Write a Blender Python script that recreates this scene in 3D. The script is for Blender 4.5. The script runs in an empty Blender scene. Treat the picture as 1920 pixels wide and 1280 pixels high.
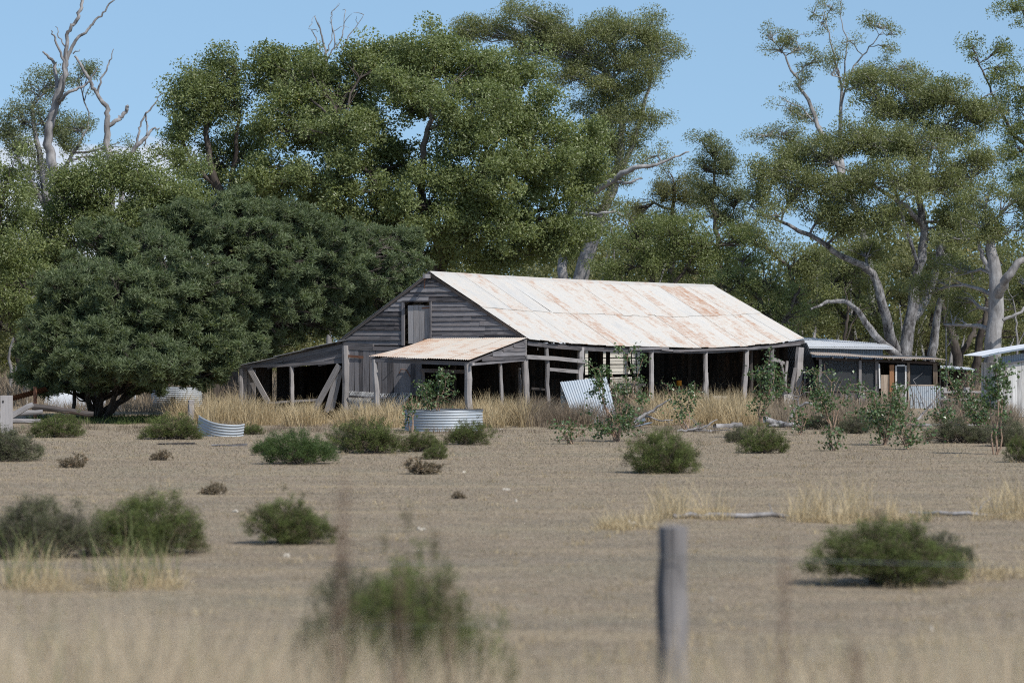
import bpy, math, random
import numpy as np
from mathutils import Vector

random.seed(7)
R = np.random.default_rng(7)
scn = bpy.context.scene
COL = scn.collection
F = 6000.0; HC = 2.5
def W(px, py, Y): return np.array([(px-960)/F*Y, Y, HC-(py-640)/F*Y])
def G(px, Y, z=0.0): return np.array([(px-960)/F*Y, Y, z])
def GY(py): return F*HC/(py-640)

# ------------------------------------------------------------------ materials
def new_mat(name):
    m = bpy.data.materials.new(name); m.use_nodes = True
    nt = m.node_tree; nt.nodes.clear()
    return m, nt
def N(nt, t, **kw):
    n = nt.nodes.new(t)
    for k, v in kw.items():
        if k in n.inputs.keys() if hasattr(n.inputs, 'keys') else False: n.inputs[k].default_value = v
        else: setattr(n, k, v)
    return n
def L(nt, a, b): nt.links.new(a, b)
def ramp(nt, src, stops, interp='LINEAR'):
    r = nt.nodes.new('ShaderNodeValToRGB'); r.color_ramp.interpolation = interp
    el = r.color_ramp.elements
    while len(el) < len(stops): el.new(0.5)
    for e, (p, c) in zip(el, stops):
        e.position = p; e.color = (c[0], c[1], c[2], 1) if hasattr(c, '__len__') else (c, c, c, 1)
    L(nt, src, r.inputs['Fac']); return r.outputs['Color']
def math_(nt, op, a, b=None, clamp=False):
    m = nt.nodes.new('ShaderNodeMath'); m.operation = op; m.use_clamp = clamp
    for i, x in enumerate((a, b)):
        if x is None: continue
        if isinstance(x, (int, float)): m.inputs[i].default_value = x
        else: L(nt, x, m.inputs[i])
    return m.outputs[0]
def mix(nt, fac, a, b, mode='MIX'):
    m = nt.nodes.new('ShaderNodeMix'); m.data_type = 'RGBA'; m.blend_type = mode
    if isinstance(fac, (int, float)): m.inputs['Factor'].default_value = fac
    else: L(nt, fac, m.inputs['Factor'])
    for key, x in (('A', a), ('B', b)):
        s = [i for i in m.inputs if i.name == key and i.type == 'RGBA'][0]
        if isinstance(x, tuple): s.default_value = (x[0], x[1], x[2], 1)
        else: L(nt, x, s)
    return [o for o in m.outputs if o.type == 'RGBA'][0]
def noise(nt, vec, scale, detail=4, rough=0.55, mapscale=None):
    if mapscale:
        mp = nt.nodes.new('ShaderNodeMapping'); mp.inputs['Scale'].default_value = mapscale
        L(nt, vec, mp.inputs['Vector']); vec = mp.outputs['Vector']
    n = nt.nodes.new('ShaderNodeTexNoise'); n.inputs['Scale'].default_value = scale
    n.inputs['Detail'].default_value = detail; n.inputs['Roughness'].default_value = rough
    L(nt, vec, n.inputs['Vector']); return n.outputs['Fac']
def attr(nt, name):
    a = nt.nodes.new('ShaderNodeAttribute'); a.attribute_name = name; return a
def out(nt, shader):
    o = nt.nodes.new('ShaderNodeOutputMaterial'); L(nt, shader, o.inputs['Surface'])
def principled(nt, col, rough=0.7, spec=0.3, metal=0.0, bump=None, bstr=0.3, bdist=0.01):
    p = nt.nodes.new('ShaderNodeBsdfPrincipled')
    if isinstance(col, tuple): p.inputs['Base Color'].default_value = (*col, 1)
    else: L(nt, col, p.inputs['Base Color'])
    if isinstance(rough, (int, float)): p.inputs['Roughness'].default_value = rough
    else: L(nt, rough, p.inputs['Roughness'])
    p.inputs['Specular IOR Level'].default_value = spec; p.inputs['Metallic'].default_value = metal
    if bump is not None:
        b = nt.nodes.new('ShaderNodeBump'); b.inputs['Strength'].default_value = bstr; b.inputs['Distance'].default_value = bdist
        L(nt, bump, b.inputs['Height']); L(nt, b.outputs['Normal'], p.inputs['Normal'])
    return p.outputs['BSDF']

def leaf_mat(name, ca, cb, trans=0.25, rough=0.42, spec=0.45):
    m, nt = new_mat(name)
    t = attr(nt, 'tone').outputs['Fac']
    c = ramp(nt, t, [(0.0, ca), (0.72, cb), (0.93, tuple(min(1, x*1.35) for x in cb)), (1.0, (cb[0]*1.7, cb[1]*1.3, cb[2]*1.2))])
    p = principled(nt, c, rough, spec)
    tr = nt.nodes.new('ShaderNodeBsdfTranslucent')
    c2 = mix(nt, 1.0, c, (1.25, 1.3, 0.6), 'MULTIPLY'); L(nt, c2, tr.inputs['Color'])
    ms = nt.nodes.new('ShaderNodeMixShader'); ms.inputs[0].default_value = trans
    L(nt, p, ms.inputs[1]); L(nt, tr.outputs[0], ms.inputs[2]); out(nt, ms.outputs[0])
    return m
def wood_mat(name, dark, light, brown=(0.12, 0.07, 0.045), brownamt=0.35, fine=55):
    m, nt = new_mat(name)
    uv = nt.nodes.new('ShaderNodeUVMap').outputs['UV']
    g = noise(nt, uv, 1.0, 5, 0.65, (1.3, fine, 1))
    big = noise(nt, uv, 1.0, 3, 0.5, (0.9, 3.0, 1))
    t = attr(nt, 'tone').outputs['Fac']
    s = math_(nt, 'ADD', math_(nt, 'MULTIPLY', g, 0.75), math_(nt, 'MULTIPLY', math_(nt, 'SUBTRACT', t, 0.5), 0.42))
    s = math_(nt, 'ADD', s, math_(nt, 'MULTIPLY', math_(nt, 'SUBTRACT', big, 0.5), 0.35))
    c = ramp(nt, s, [(0.12, tuple(x*0.35 for x in dark)), (0.27, dark), (0.52, light), (0.75, tuple(x*1.25 for x in light))])
    bm = ramp(nt, big, [(0.52, 0.0), (0.75, brownamt)])
    c = mix(nt, bm, c, brown)
    out(nt, principled(nt, c, 0.85, 0.15, bump=g, bstr=0.5, bdist=0.01)); return m
def bark_mat(name, dark, light, thr=0.5, scale=1.0):
    m, nt = new_mat(name)
    co = nt.nodes.new('ShaderNodeTexCoord').outputs['Object']
    n = noise(nt, co, 1.6*scale, 6, 0.65, (1, 1, 0.45))
    n2 = noise(nt, co, 9*scale, 4, 0.6, (1, 1, 0.3))
    s = math_(nt, 'ADD', math_(nt, 'MULTIPLY', n, 0.65), math_(nt, 'MULTIPLY', n2, 0.35))
    c = ramp(nt, s, [(thr-0.1, dark), (thr+0.02, tuple((a+b)/2 for a, b in zip(dark, light))), (thr+0.12, light)])
    out(nt, principled(nt, c, 0.8, 0.2, bump=n2, bstr=0.6, bdist=0.03)); return m
def metal_mat(name, base, rust_amt, rough=0.5, metal=0.15, rustcol=(0.33, 0.125, 0.055), zinc=0.12):
    """weathered galvanised iron: UV in metres (u across the flutes, v along them)"""
    m, nt = new_mat(name)
    uv = nt.nodes.new('ShaderNodeUVMap').outputs['UV']
    t = attr(nt, 'tone').outputs['Fac']
    n1 = noise(nt, uv, 1.0, 6, 0.72, (1.25, 1.35, 1))
    n2 = noise(nt, uv, 1.0, 5, 0.75, (2.2, 15.0, 1))
    n3 = noise(nt, uv, 1.0, 4, 0.6, (14.0, 2.5, 1))
    s = math_(nt, 'ADD', math_(nt, 'MULTIPLY', n1, 0.5), math_(nt, 'MULTIPLY', n2, 0.36))
    s = math_(nt, 'ADD', s, math_(nt, 'MULTIPLY', n3, 0.14))
    s = math_(nt, 'ADD', s, math_(nt, 'MULTIPLY', math_(nt, 'SUBTRACT', t, 0.5), 0.17))
    s = math_(nt, 'ADD', s, rust_amt)
    z = noise(nt, uv, 1.0, 4, 0.6, (2.2, 1.2, 1))
    zc = ramp(nt, z, [(0.3, tuple(x*(1-zinc) for x in base)), (0.7, base)])
    stain = tuple(b*0.74+r*0.5 for b, r in zip(base, (0.33, 0.245, 0.15)))
    c = mix(nt, ramp(nt, s, [(0.44, 0.0), (0.62, 0.62)]), zc, stain)
    c = mix(nt, ramp(nt, s, [(0.60, 0.0), (0.76, 0.88)]), c, rustcol)
    r = ramp(nt, s, [(0.5, rough), (0.7, 0.9)])
    out(nt, principled(nt, c, r, 0.35, metal)); return m
def plain_mat(name, col, rough=0.8, spec=0.2, var=0.25, sc=6):
    m, nt = new_mat(name)
    co = nt.nodes.new('ShaderNodeTexCoord').outputs['Object']
    n = noise(nt, co, sc, 5, 0.6)
    c = ramp(nt, n, [(0.3, tuple(x*(1-var) for x in col)), (0.7, tuple(x*(1+var) for x in col))])
    out(nt, principled(nt, c, rough, spec, bump=n, bstr=0.3)); return m
def blade_mat(name, stops, trans=0.3):
    m, nt = new_mat(name)
    t = attr(nt, 'tone').outputs['Fac']
    c = ramp(nt, t, stops)
    p = principled(nt, c, 0.75, 0.15)
    tr = nt.nodes.new('ShaderNodeBsdfTranslucent'); L(nt, c, tr.inputs['Color'])
    ms = nt.nodes.new('ShaderNodeMixShader'); ms.inputs[0].default_value = trans
    L(nt, p, ms.inputs[1]); L(nt, tr.outputs[0], ms.inputs[2]); out(nt, ms.outputs[0]); return m

M = {}
M['leaf_mid'] = leaf_mat('leaf_mid', (0.125, 0.152, 0.056), (0.232, 0.268, 0.112), 0.38, 0.40, 0.45)
M['leaf_dark'] = leaf_mat('leaf_dark', (0.086, 0.108, 0.056), (0.164, 0.202, 0.104), 0.34, 0.5, 0.3)
M['leaf_gum'] = leaf_mat('leaf_gum', (0.138, 0.154, 0.064), (0.240, 0.260, 0.116), 0.38, 0.42, 0.45)
M['leaf_grey'] = leaf_mat('leaf_grey', (0.115, 0.136, 0.064), (0.200, 0.224, 0.110), 0.36, 0.44, 0.4)
M['leaf_far'] = leaf_mat('leaf_far', (0.130, 0.134, 0.064), (0.220, 0.222, 0.108), 0.36, 0.6, 0.2)
M['leaf_sap'] = leaf_mat('leaf_sap', (0.045, 0.075, 0.028), (0.095, 0.150, 0.055), 0.25, 0.35, 0.6)
M['leaf_bush'] = leaf_mat('leaf_bush', (0.085, 0.104, 0.034), (0.150, 0.178, 0.062), 0.3, 0.65, 0.12)
M['leaf_dead'] = leaf_mat('leaf_dead', (0.17, 0.135, 0.10), (0.29, 0.235, 0.175), 0.2, 0.8, 0.1)
M['bark_dark'] = bark_mat('bark_dark', (0.035, 0.028, 0.024), (0.13, 0.11, 0.095), 0.5)
M['bark_gum'] = bark_mat('bark_gum', (0.13, 0.12, 0.115), (0.36, 0.35, 0.345), 0.47)
M['bark_mott'] = bark_mat('bark_mott', (0.04, 0.036, 0.036), (0.36, 0.35, 0.35), 0.50, 2.0)
M['bark_dead'] = bark_mat('bark_dead', (0.10, 0.092, 0.09), (0.33, 0.315, 0.31), 0.48)
M['twig'] = bark_mat('twig', (0.12, 0.09, 0.07), (0.28, 0.24, 0.20), 0.5, 4)
M['stem_pink'] = bark_mat('stem_pink', (0.20, 0.13, 0.09), (0.42, 0.30, 0.22), 0.5, 5)
M['board'] = wood_mat('board', (0.085, 0.080, 0.084), (0.215, 0.205, 0.212), brownamt=0.25)
M['board_dark'] = wood_mat('board_dark', (0.050, 0.043, 0.040), (0.115, 0.102, 0.096), brownamt=0.5)
M['post'] = wood_mat('post', (0.14, 0.13, 0.128), (0.34, 0.32, 0.315), (0.2, 0.15, 0.11), 0.3)
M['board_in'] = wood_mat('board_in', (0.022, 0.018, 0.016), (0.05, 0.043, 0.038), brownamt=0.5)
M['board_pale'] = wood_mat('board_pale', (0.30, 0.28, 0.24), (0.55, 0.52, 0.46), brownamt=0.2)
M['board_white'] = wood_mat('board_white', (0.36, 0.35, 0.34), (0.68, 0.67, 0.65), (0.3, 0.26, 0.22), 0.4, 30)
M['board_orange'] = wood_mat('board_orange', (0.20, 0.10, 0.05), (0.33, 0.17, 0.09), brownamt=0.2)
M['board_tan'] = wood_mat('board_tan', (0.26, 0.20, 0.15), (0.46, 0.37, 0.29), brownamt=0.2)
M['roof'] = metal_mat('roof', (0.475, 0.468, 0.452), 0.088, rustcol=(0.34, 0.155, 0.07))
M['roof_porch'] = metal_mat('roof_porch', (0.50, 0.47, 0.43), 0.145, rustcol=(0.34, 0.155, 0.07))
M['roof_edge'] = metal_mat('roof_edge', (0.30, 0.33, 0.37), 0.0)
M['zinc'] = metal_mat('zinc', (0.36, 0.405, 0.45), 0.01, 0.55, 0.12)
M['zinc_blue'] = metal_mat('zinc_blue', (0.27, 0.32, 0.38), -0.10, 0.5, 0.2)
M['zinc_dark'] = metal_mat('zinc_dark', (0.10, 0.11, 0.125), -0.05, 0.6, 0.1)
M['zinc_white'] = metal_mat('zinc_white', (0.62, 0.64, 0.67), -0.10, 0.6, 0.0)
M['rust'] = plain_mat('rust', (0.17, 0.085, 0.055), 0.9)
M['shade'] = plain_mat('shade', (0.02, 0.02, 0.02), 0.9)
M['stone'] = plain_mat('stone', (0.50, 0.47, 0.44), 0.8)
M['bone'] = plain_mat('bone', (0.42, 0.38, 0.32), 0.8)
M['wire'] = plain_mat('wire', (0.13, 0.14, 0.14), 0.6)
M['orange'] = plain_mat('orange', (0.75, 0.28, 0.02), 0.5)
M['straw'] = blade_mat('straw', [(0.0, (0.20, 0.15, 0.085)), (0.5, (0.42, 0.325, 0.185)), (1.0, (0.60, 0.49, 0.31))])
M['straw_brown'] = blade_mat('straw_brown', [(0.0, (0.12, 0.09, 0.065)), (0.5, (0.25, 0.20, 0.145)), (1.0, (0.38, 0.31, 0.22))])
M['straw_near'] = blade_mat('straw_near', [(0.0, (0.33, 0.26, 0.18)), (0.6, (0.58, 0.47, 0.33)), (0.9, (0.72, 0.61, 0.45)), (1.0, (0.24, 0.26, 0.10))])
M['green_blade'] = blade_mat('green_blade', [(0.0, (0.09, 0.12, 0.04)), (0.7, (0.19, 0.22, 0.09)), (1.0, (0.42, 0.35, 0.20))])
M['stubble'] = blade_mat('stubble', [(0.0, (0.155, 0.122, 0.084)), (0.5, (0.29, 0.23, 0.16)), (0.85, (0.43, 0.345, 0.24)), (1.0, (0.16, 0.17, 0.08))], 0.2)
M['seed'] = blade_mat('seed', [(0.0, (0.15, 0.10, 0.075)), (1.0, (0.28, 0.19, 0.14))])
m, nt = new_mat('glass_dark'); out(nt, principled(nt, (0.02, 0.024, 0.03), 0.15, 0.5)); M['glass'] = m
m, nt = new_mat('fly_screen')
p = principled(nt, (0.075, 0.08, 0.085), 0.8, 0.1); tb = nt.nodes.new('ShaderNodeBsdfTransparent')
ms = nt.nodes.new('ShaderNodeMixShader'); ms.inputs[0].default_value = 0.62
L(nt, tb.outputs[0], ms.inputs[1]); L(nt, p, ms.inputs[2]); out(nt, ms.outputs[0]); M['screen'] = m

# ------------------------------------------------------------------ mesh builder (all quads)
def nrm(v):
    v = np.asarray(v, float); return v/(np.linalg.norm(v)+1e-12)
class NB:
    def __init__(s): s.V = []; s.F = []; s.U = []; s.T = []; s.n = 0
    def add(s, V, Fc, U=None, T=0.5):
        V = np.asarray(V, float).reshape(-1, 3); Fc = np.asarray(Fc, np.int64).reshape(-1, 4)
        s.V.append(V); s.F.append(Fc+s.n); s.n += len(V)
        s.U.append(np.zeros((len(Fc), 4, 2)) if U is None else np.asarray(U, float).reshape(-1, 4, 2))
        s.T.append(np.full(len(Fc), T) if np.isscalar(T) else np.asarray(T, float))
    def beam(s, p0, p1, w, h, up=(0, 0, 1), tone=None, jit=0.0, end=None):
        """board from p0 to p1, w across, h along up"""
        p0 = np.asarray(p0, float); p1 = np.asarray(p1, float); d = p1-p0; Ln = np.linalg.norm(d); d = d/Ln
        up = np.asarray(up, float); sd = nrm(np.cross(d, up)); u2 = np.cross(sd, d)
        if tone is None: tone = R.uniform(0, 1)
        q = []
        for k, p in enumerate((p0, p1)):
            sc = 1.0 if (k == 0 or end is None) else end
            j = R.normal(0, jit, (4, 3)) if jit else np.zeros((4, 3))
            for i, (a, b) in enumerate(((-1, -1), (1, -1), (1, 1), (-1, 1))):
                q.append(p+sd*a*w/2*sc+u2*b*h/2*sc+j[i])
        ou, ov = R.uniform(0, 50, 2)
        Fc, U = [], []
        per = [0, w, w+h, 2*w+h, 2*w+2*h]
        for i in range(4):
            j = (i+1) % 4
            Fc.append((i, j, 4+j, 4+i)); U.append(((ou, ov+per[i]), (ou, ov+per[i+1]), (ou+Ln, ov+per[i+1]), (ou+Ln, ov+per[i])))
        Fc.append((3, 2, 1, 0)); Fc.append((4, 5, 6, 7))
        U += [((ou, ov), (ou, ov+w), (ou+h, ov+w), (ou+h, ov))]*2
        s.add(q, Fc, U, tone)
    def tube(s, P, rad, sides=6, tone=0.5, cap=False, wob=0.0, squash=1.0):
        P = np.asarray(P, float); n = len(P); rad = np.broadcast_to(np.asarray(rad, float), (n,))
        T = np.gradient(P, axis=0); T /= (np.linalg.norm(T, axis=1, keepdims=True)+1e-9)
        ref = np.array([0.3, 0.95, 0.05]) if abs(T[:, 2]).mean() > 0.5 else np.array([0.05, 0.1, 1.0])
        A = np.cross(T, ref); A /= (np.linalg.norm(A, axis=1, keepdims=True)+1e-9); B = np.cross(T, A)
        th = np.arange(sides)*2*math.pi/sides
        rr = rad[:, None]*(1+(R.normal(0, wob, (1, sides))+R.normal(0, wob*0.5, (n, sides)) if wob else 0))*np.ones((1, sides))
        V = P[:, None, :]+rr[..., None]*(np.cos(th)[None, :, None]*A[:, None, :]+squash*np.sin(th)[None, :, None]*B[:, None, :])
        i = np.arange(n-1)[:, None]*sides; j = np.arange(sides)[None, :]; j2 = (j+1) % sides
        Fc = np.stack([i+j, i+j2, i+sides+j2, i+sides+j], -1).reshape(-1, 4)
        Ls = np.concatenate([[0], np.cumsum(np.linalg.norm(np.diff(P, axis=0), axis=1))])
        ou, ov = R.uniform(0, 50, 2); pr = 2*math.pi*rad.max()/sides
        I = np.arange(n-1)[:, None]+0*j; J = j+0*I
        U = np.stack([np.stack([Ls[I]+ou, J*pr+ov], -1), np.stack([Ls[I]+ou, (J+1)*pr+ov], -1),
                      np.stack([Ls[I+1]+ou, (J+1)*pr+ov], -1), np.stack([Ls[I+1]+ou, J*pr+ov], -1)], 2).reshape(-1, 4, 2)
        V = V.reshape(-1, 3)
        if cap:
            base = 0
            extraF = []
            for off in (0, (n-1)*sides):
                k = 1
                while k+2 < sides+1:
                    a, b, c = k, k+1, min(k+2, sides-1)
                    if b >= sides: break
                    if c == b: c = b
                    f = (off, off+a, off+b, off+c) if c != b else None
                    if f: extraF.append(f)
                    k += 2
            if extraF:
                eU = np.tile(np.array([[0, 0], [.05, 0], [.05, .05], [0, .05]], float)+[ou, ov], (len(extraF), 1, 1))
                Fc = np.vstack([Fc, extraF]); U = np.concatenate([U, eU])
        s.add(V, Fc, U, tone)
    def grid(s, P, U, T=0.5):
        """P (a,b,3) grid"""
        a, b = P.shape[:2]
        i = np.arange(a-1)[:, None]*b; j = np.arange(b-1)[None, :]
        Fc = np.stack([i+j, i+j+1, i+b+j+1, i+b+j], -1).reshape(-1, 4)
        UU = np.stack([U[:-1, :-1], U[:-1, 1:], U[1:, 1:], U[1:, :-1]], 2).reshape(-1, 4, 2)
        s.add(P.reshape(-1, 3), Fc, UU, T)
    def build(s, name, mat, parent=None, smooth=False, loc=None):
        V = np.vstack(s.V); Fc = np.vstack(s.F); U = np.concatenate(s.U); T = np.concatenate(s.T)
        o0 = np.zeros(3)
        if parent is not None: o0 = wloc(parent)
        elif loc is not None: o0 = np.asarray(loc, float)
        V = V-o0
        me = bpy.data.meshes.new(name)
        me.vertices.add(len(V)); me.vertices.foreach_set('co', V.astype(np.float32).ravel())
        me.loops.add(len(Fc)*4); me.loops.foreach_set('vertex_index', Fc.astype(np.int32).ravel())
        me.polygons.add(len(Fc)); me.polygons.foreach_set('loop_start', np.arange(0, len(Fc)*4, 4, dtype=np.int32))
        uv = me.uv_layers.new(name='UVMap'); uv.data.foreach_set('uv', U.astype(np.float32).ravel())
        a = me.attributes.new('tone', 'FLOAT', 'FACE'); a.data.foreach_set('value', T.astype(np.float32))
        me.polygons.foreach_set('use_smooth', np.full(len(Fc), smooth, dtype=bool))
        me.update(calc_edges=True)
        me.materials.append(M[mat])
        o = bpy.data.objects.new(name, me); COL.objects.link(o)
        if parent is not None:
            o.parent = parent; 
        elif loc is not None: o.location = loc
        return o
def wloc(o):
    v = np.zeros(3)
    while o is not None:
        v = v+np.array(o.location); o = o.parent
    return v
def thing(name, label, cat, loc=(0, 0, 0), group=None):
    o = bpy.data.objects.new(name, None); COL.objects.link(o); o.location = tuple(float(x) for x in loc)
    o.empty_display_size = 0.2
    return tag(o, label, cat, group)
def tag(o, label, cat, group=None):
    o['label'] = label; o['category'] = cat
    if group: o['group'] = group
    return o
def copy_thing(root, loc, rz=0, sc=(1, 1, 1), label=None, group=None):
    r = root.copy(); COL.objects.link(r); r.location = tuple(float(x) for x in loc); r.rotation_euler = (0, 0, rz); r.scale = sc
    if label: r['label'] = label
    if group: r['group'] = group
    for ch in list(root.children):
        c = ch.copy(); COL.objects.link(c); c.parent = r
        for g in list(ch.children):
            d = g.copy(); COL.objects.link(d); d.parent = c
    return r

# ------------------------------------------------------------------ vegetation primitives
def rdir(n):
    v = R.normal(0, 1, (n, 3)); return v/np.linalg.norm(v, axis=1, keepdims=True)
def add_leaves(nb, C, D, Ln, Wd, tone, fold=0.25):
    """C centres, D directions (unit) ; diamond leaves"""
    n = len(C); Nn = np.cross(D, rdir(n)); Nn /= (np.linalg.norm(Nn, axis=1, keepdims=True)+1e-9)
    S = np.cross(D, Nn)
    Ln = np.broadcast_to(Ln, (n,))[:, None]; Wd = np.broadcast_to(Wd, (n,))[:, None]
    a = C-D*Ln*0.5; b = C+S*Wd*0.5+Nn*Wd*fold-D*Ln*0.05; c = C+D*Ln*0.5; d = C-S*Wd*0.5+Nn*Wd*fold-D*Ln*0.05
    V = np.stack([a, b, c, d], 1).reshape(-1, 3)
    Fc = np.arange(4*n).reshape(-1, 4)
    nb.add(V, Fc, None, np.clip(tone, 0, 1))
def blades(nb, B, H, lean, Wd, tone, droop=0.35):
    n = len(B); ang = R.uniform(0, 2*math.pi, n); wv = np.stack([np.cos(ang), np.sin(ang), 0*ang], 1)*np.broadcast_to(Wd, (n,))[:, None]*0.5
    lv = np.concatenate([lean, np.zeros((n, 1))], 1); H = H[:, None]
    pts = []
    for t, w in ((0, 1), (0.4, 0.9), (0.75, 0.6), (1.0, 0.12)):
        p = B+lv*H*(t**1.7)+np.array([0, 0, 1.0])*H*(t-droop*np.linalg.norm(lv, axis=1, keepdims=True)*t*t)
        pts += [p-wv*w, p+wv*w]
    V = np.stack(pts, 1).reshape(-1, 3)
    b = (np.arange(n)*8)[:, None]
    Fc = np.concatenate([b+np.array([[0, 1, 3, 2]]), b+np.array([[2, 3, 5, 4]]), b+np.array([[4, 5, 7, 6]])], 1).reshape(-1, 4)
    nb.add(V, Fc, None, np.repeat(np.clip(tone, 0, 1), 3))
def path(p0, p1, n=6, wig=0.08, up=0.0):
    p0 = np.asarray(p0, float); p1 = np.asarray(p1, float); d = np.linalg.norm(p1-p0)
    t = np.linspace(0, 1, n)[:, None]; P = p0+(p1-p0)*t
    env = np.sin(math.pi*t)
    w = np.cumsum(R.normal(0, 1, (n, 3)), axis=0)/math.sqrt(n); w -= w[0]+(w[-1]-w[0])*t
    P = P+w*wig*d+env*np.array([0, 0, up*d]); P[0] = p0; P[-1] = p1
    return P

def tree(name, label, Y, trunks, lobes, leaf='leaf_mid', bark='bark_dark', LL=0.15, LW=0.075, dens=1.0, cr=0.5, per=90,
         group='trees around the old barn', droop=0.3, tw=0.35, sparse=0.0, depth=1.0, limb=1.0, limbup=0.06, flat=0.75, splay=0.0):
    b0 = trunks[0][0]
    base = G(b0[0], Y+(b0[3] if len(b0) > 3 else 0))
    root = thing(name, label, 'tree', base, group)
    if leaf != 'leaf_dark': LL *= 0.66; LW *= 0.66; per = int(per*2.0)
    SUB, SUBR = {'leaf_dark': (8, 1.9), 'leaf_mid': (3, 1.25)}.get(leaf, (4, 1.35))
    wd = NB(); lf = NB(); TP = []; TR = []
    for pl in trunks:
        P = []; Rd = []
        for q in pl:
            dy = q[3] if len(q) > 3 else 0
            P.append(G(q[0], Y+dy, -0.15) if q[1] is None else W(q[0], q[1], Y+dy)); Rd.append(q[2])
        P = np.array(P); Rd = np.array(Rd)
        # refine
        t = np.arange(len(P)); tt = np.linspace(0, len(P)-1, (len(P)-1)*5+1)
        Q = np.stack([np.interp(tt, t, P[:, k]) for k in range(3)], 1)
        for _ in range(3): Q[1:-1] = (Q[:-2]+2*Q[1:-1]+Q[2:])/4
        Q[1:-1] += R.normal(0, 0.035, (len(Q)-2, 3)); rr = np.interp(tt, t, Rd)
        if pl[0][1] is None: rr[0] *= 1.5; rr[1] *= 1.15
        wd.tube(Q, rr, 9, wob=0.07); TP.append(Q); TR.append(rr)
    AP = np.vstack(TP); AR = np.concatenate(TR)
    for lb in lobes:
        px, py, rx, rz = lb[:4]; dy = lb[4] if len(lb) > 4 else 0; dm = lb[5] if len(lb) > 5 else 1.0
        k = (Y+dy)/F; c = W(px, py, Y+dy); rad = np.array([rx*k, (rx+rz)/2*k*depth, rz*k])
        dd = np.linalg.norm(AP-c, axis=1)+1.2*np.maximum(0, AP[:, 2]-c[2]+0.3*rad[2])
        i = int(np.argmin(dd)); r0 = min(AR[i]*0.7, (0.035+0.02*dd[i])*limb)
        hub = c+np.array([0, 0, -0.35*rad[2]]); nl = max(5, int(dd[i]/0.7))
        Pm = path(AP[i], hub, nl, 0.10, limbup); rm = np.linspace(r0, 0.035*limb, nl); wd.tube(Pm, rm, 6, wob=0.05)
        ncl = max(4, int(dens*dm*1.75*math.pi*rx*rz*k*k/(cr*cr)*1.5))
        ns = max(3, ncl//SUB); d = rdir(ns); ph = R.uniform(0, 6.3, 6)
        lump = 1+0.20*np.sin(3.1*d[:, 0]+ph[0])*np.sin(2.7*d[:, 2]+ph[1])+0.14*np.sin(5.5*d[:, 0]+ph[2])*np.sin(5.1*d[:, 2]+ph[3])
        sc_ = c+d*rad*(R.uniform(0.12, 1.05, ns)**0.5*lump)[:, None]; wq = R.integers(0, ns, ncl); srad = R.uniform(0.5, 1.25, ns)*cr*SUBR
        cc = sc_[wq]+rdir(ncl)*(R.uniform(0.1, 1, ncl)**0.5*srad[wq])[:, None]*np.array([1, 1, 0.7]); stone = R.normal(0, 0.10, ns)[wq]
        cc[:, 2] = np.where(cc[:, 2] < 0.5, 0.5+R.uniform(0, 0.4, ncl), cc[:, 2])
        for q in range(ncl):
            if R.uniform() < tw:
                a = Pm[R.integers(nl//2, nl)]
                wd.tube(path(a, cc[q], 5, 0.12, 0.04), np.linspace(0.03, 0.008, 5)*limb, 4)
        m = per
        sz = R.uniform(0.55, 1.35, ncl)
        idx = np.repeat(np.arange(ncl), m); keep = R.uniform(0, 1, len(idx)) < np.minimum(1, sz[idx]**2*0.8); idx = idx[keep]; n = len(idx)
        off = rdir(n)*(R.uniform(0, 1, n)**0.42)[:, None]*np.array([1, 1, flat])*cr*sz[idx][:, None]
        C = cc[idx]+off
        D = rdir(n)*0.8+off/cr*splay+np.array([0, 0, -droop]); D /= np.linalg.norm(D, axis=1, keepdims=True)
        tone = 0.42+(R.normal(0, 0.08, ncl)+stone)[idx]+R.normal(0, 0.15, n)
        g = R.uniform(0.65, 1.3, n)
        add_leaves(lf, C, D, LL*g, LW*g, tone)
    wd.build('trunk', bark, root, smooth=True)
    lf.build('crown', leaf, root)
    return root

def dead_tree(name, label, Y, lines, bark='bark_dead', group=None, twigs=0):
    b = lines[0][0]; base = G(b[0], Y)
    root = thing(name, label, 'dead tree', base, group)
    wd = NB()
    for pl in lines:
        P = np.array([G(q[0], Y+(q[3] if len(q) > 3 else 0), -0.15) if q[1] is None else W(q[0], q[1], Y+(q[3] if len(q) > 3 else 0)) for q in pl]); Rd = np.array([q[2] for q in pl])*0.74
        t = np.arange(len(P)); tt = np.linspace(0, len(P)-1, (len(P)-1)*5+1)
        Q = np.stack([np.interp(tt, t, P[:, k]) for k in range(3)], 1)
        for _ in range(2): Q[1:-1] = (Q[:-2]+2*Q[1:-1]+Q[2:])/4
        Q[1:-1] += R.normal(0, 0.03, (len(Q)-2, 3))
        wd.tube(Q, np.interp(tt, t, Rd), 8, wob=0.08, cap=True)
        for _ in range(twigs):
            i = R.integers(len(Q)//2, len(Q)); e = Q[i]+nrm(R.normal(0, 1, 3)*[1, 1, 0.5]+[0, 0, 0.8])*R.uniform(0.3, 1.0)
            wd.tube(path(Q[i], e, 5, 0.15), np.linspace(0.02, 0.006, 5), 4)
    wd.build('trunk', bark, root, smooth=True)
    return root

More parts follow.
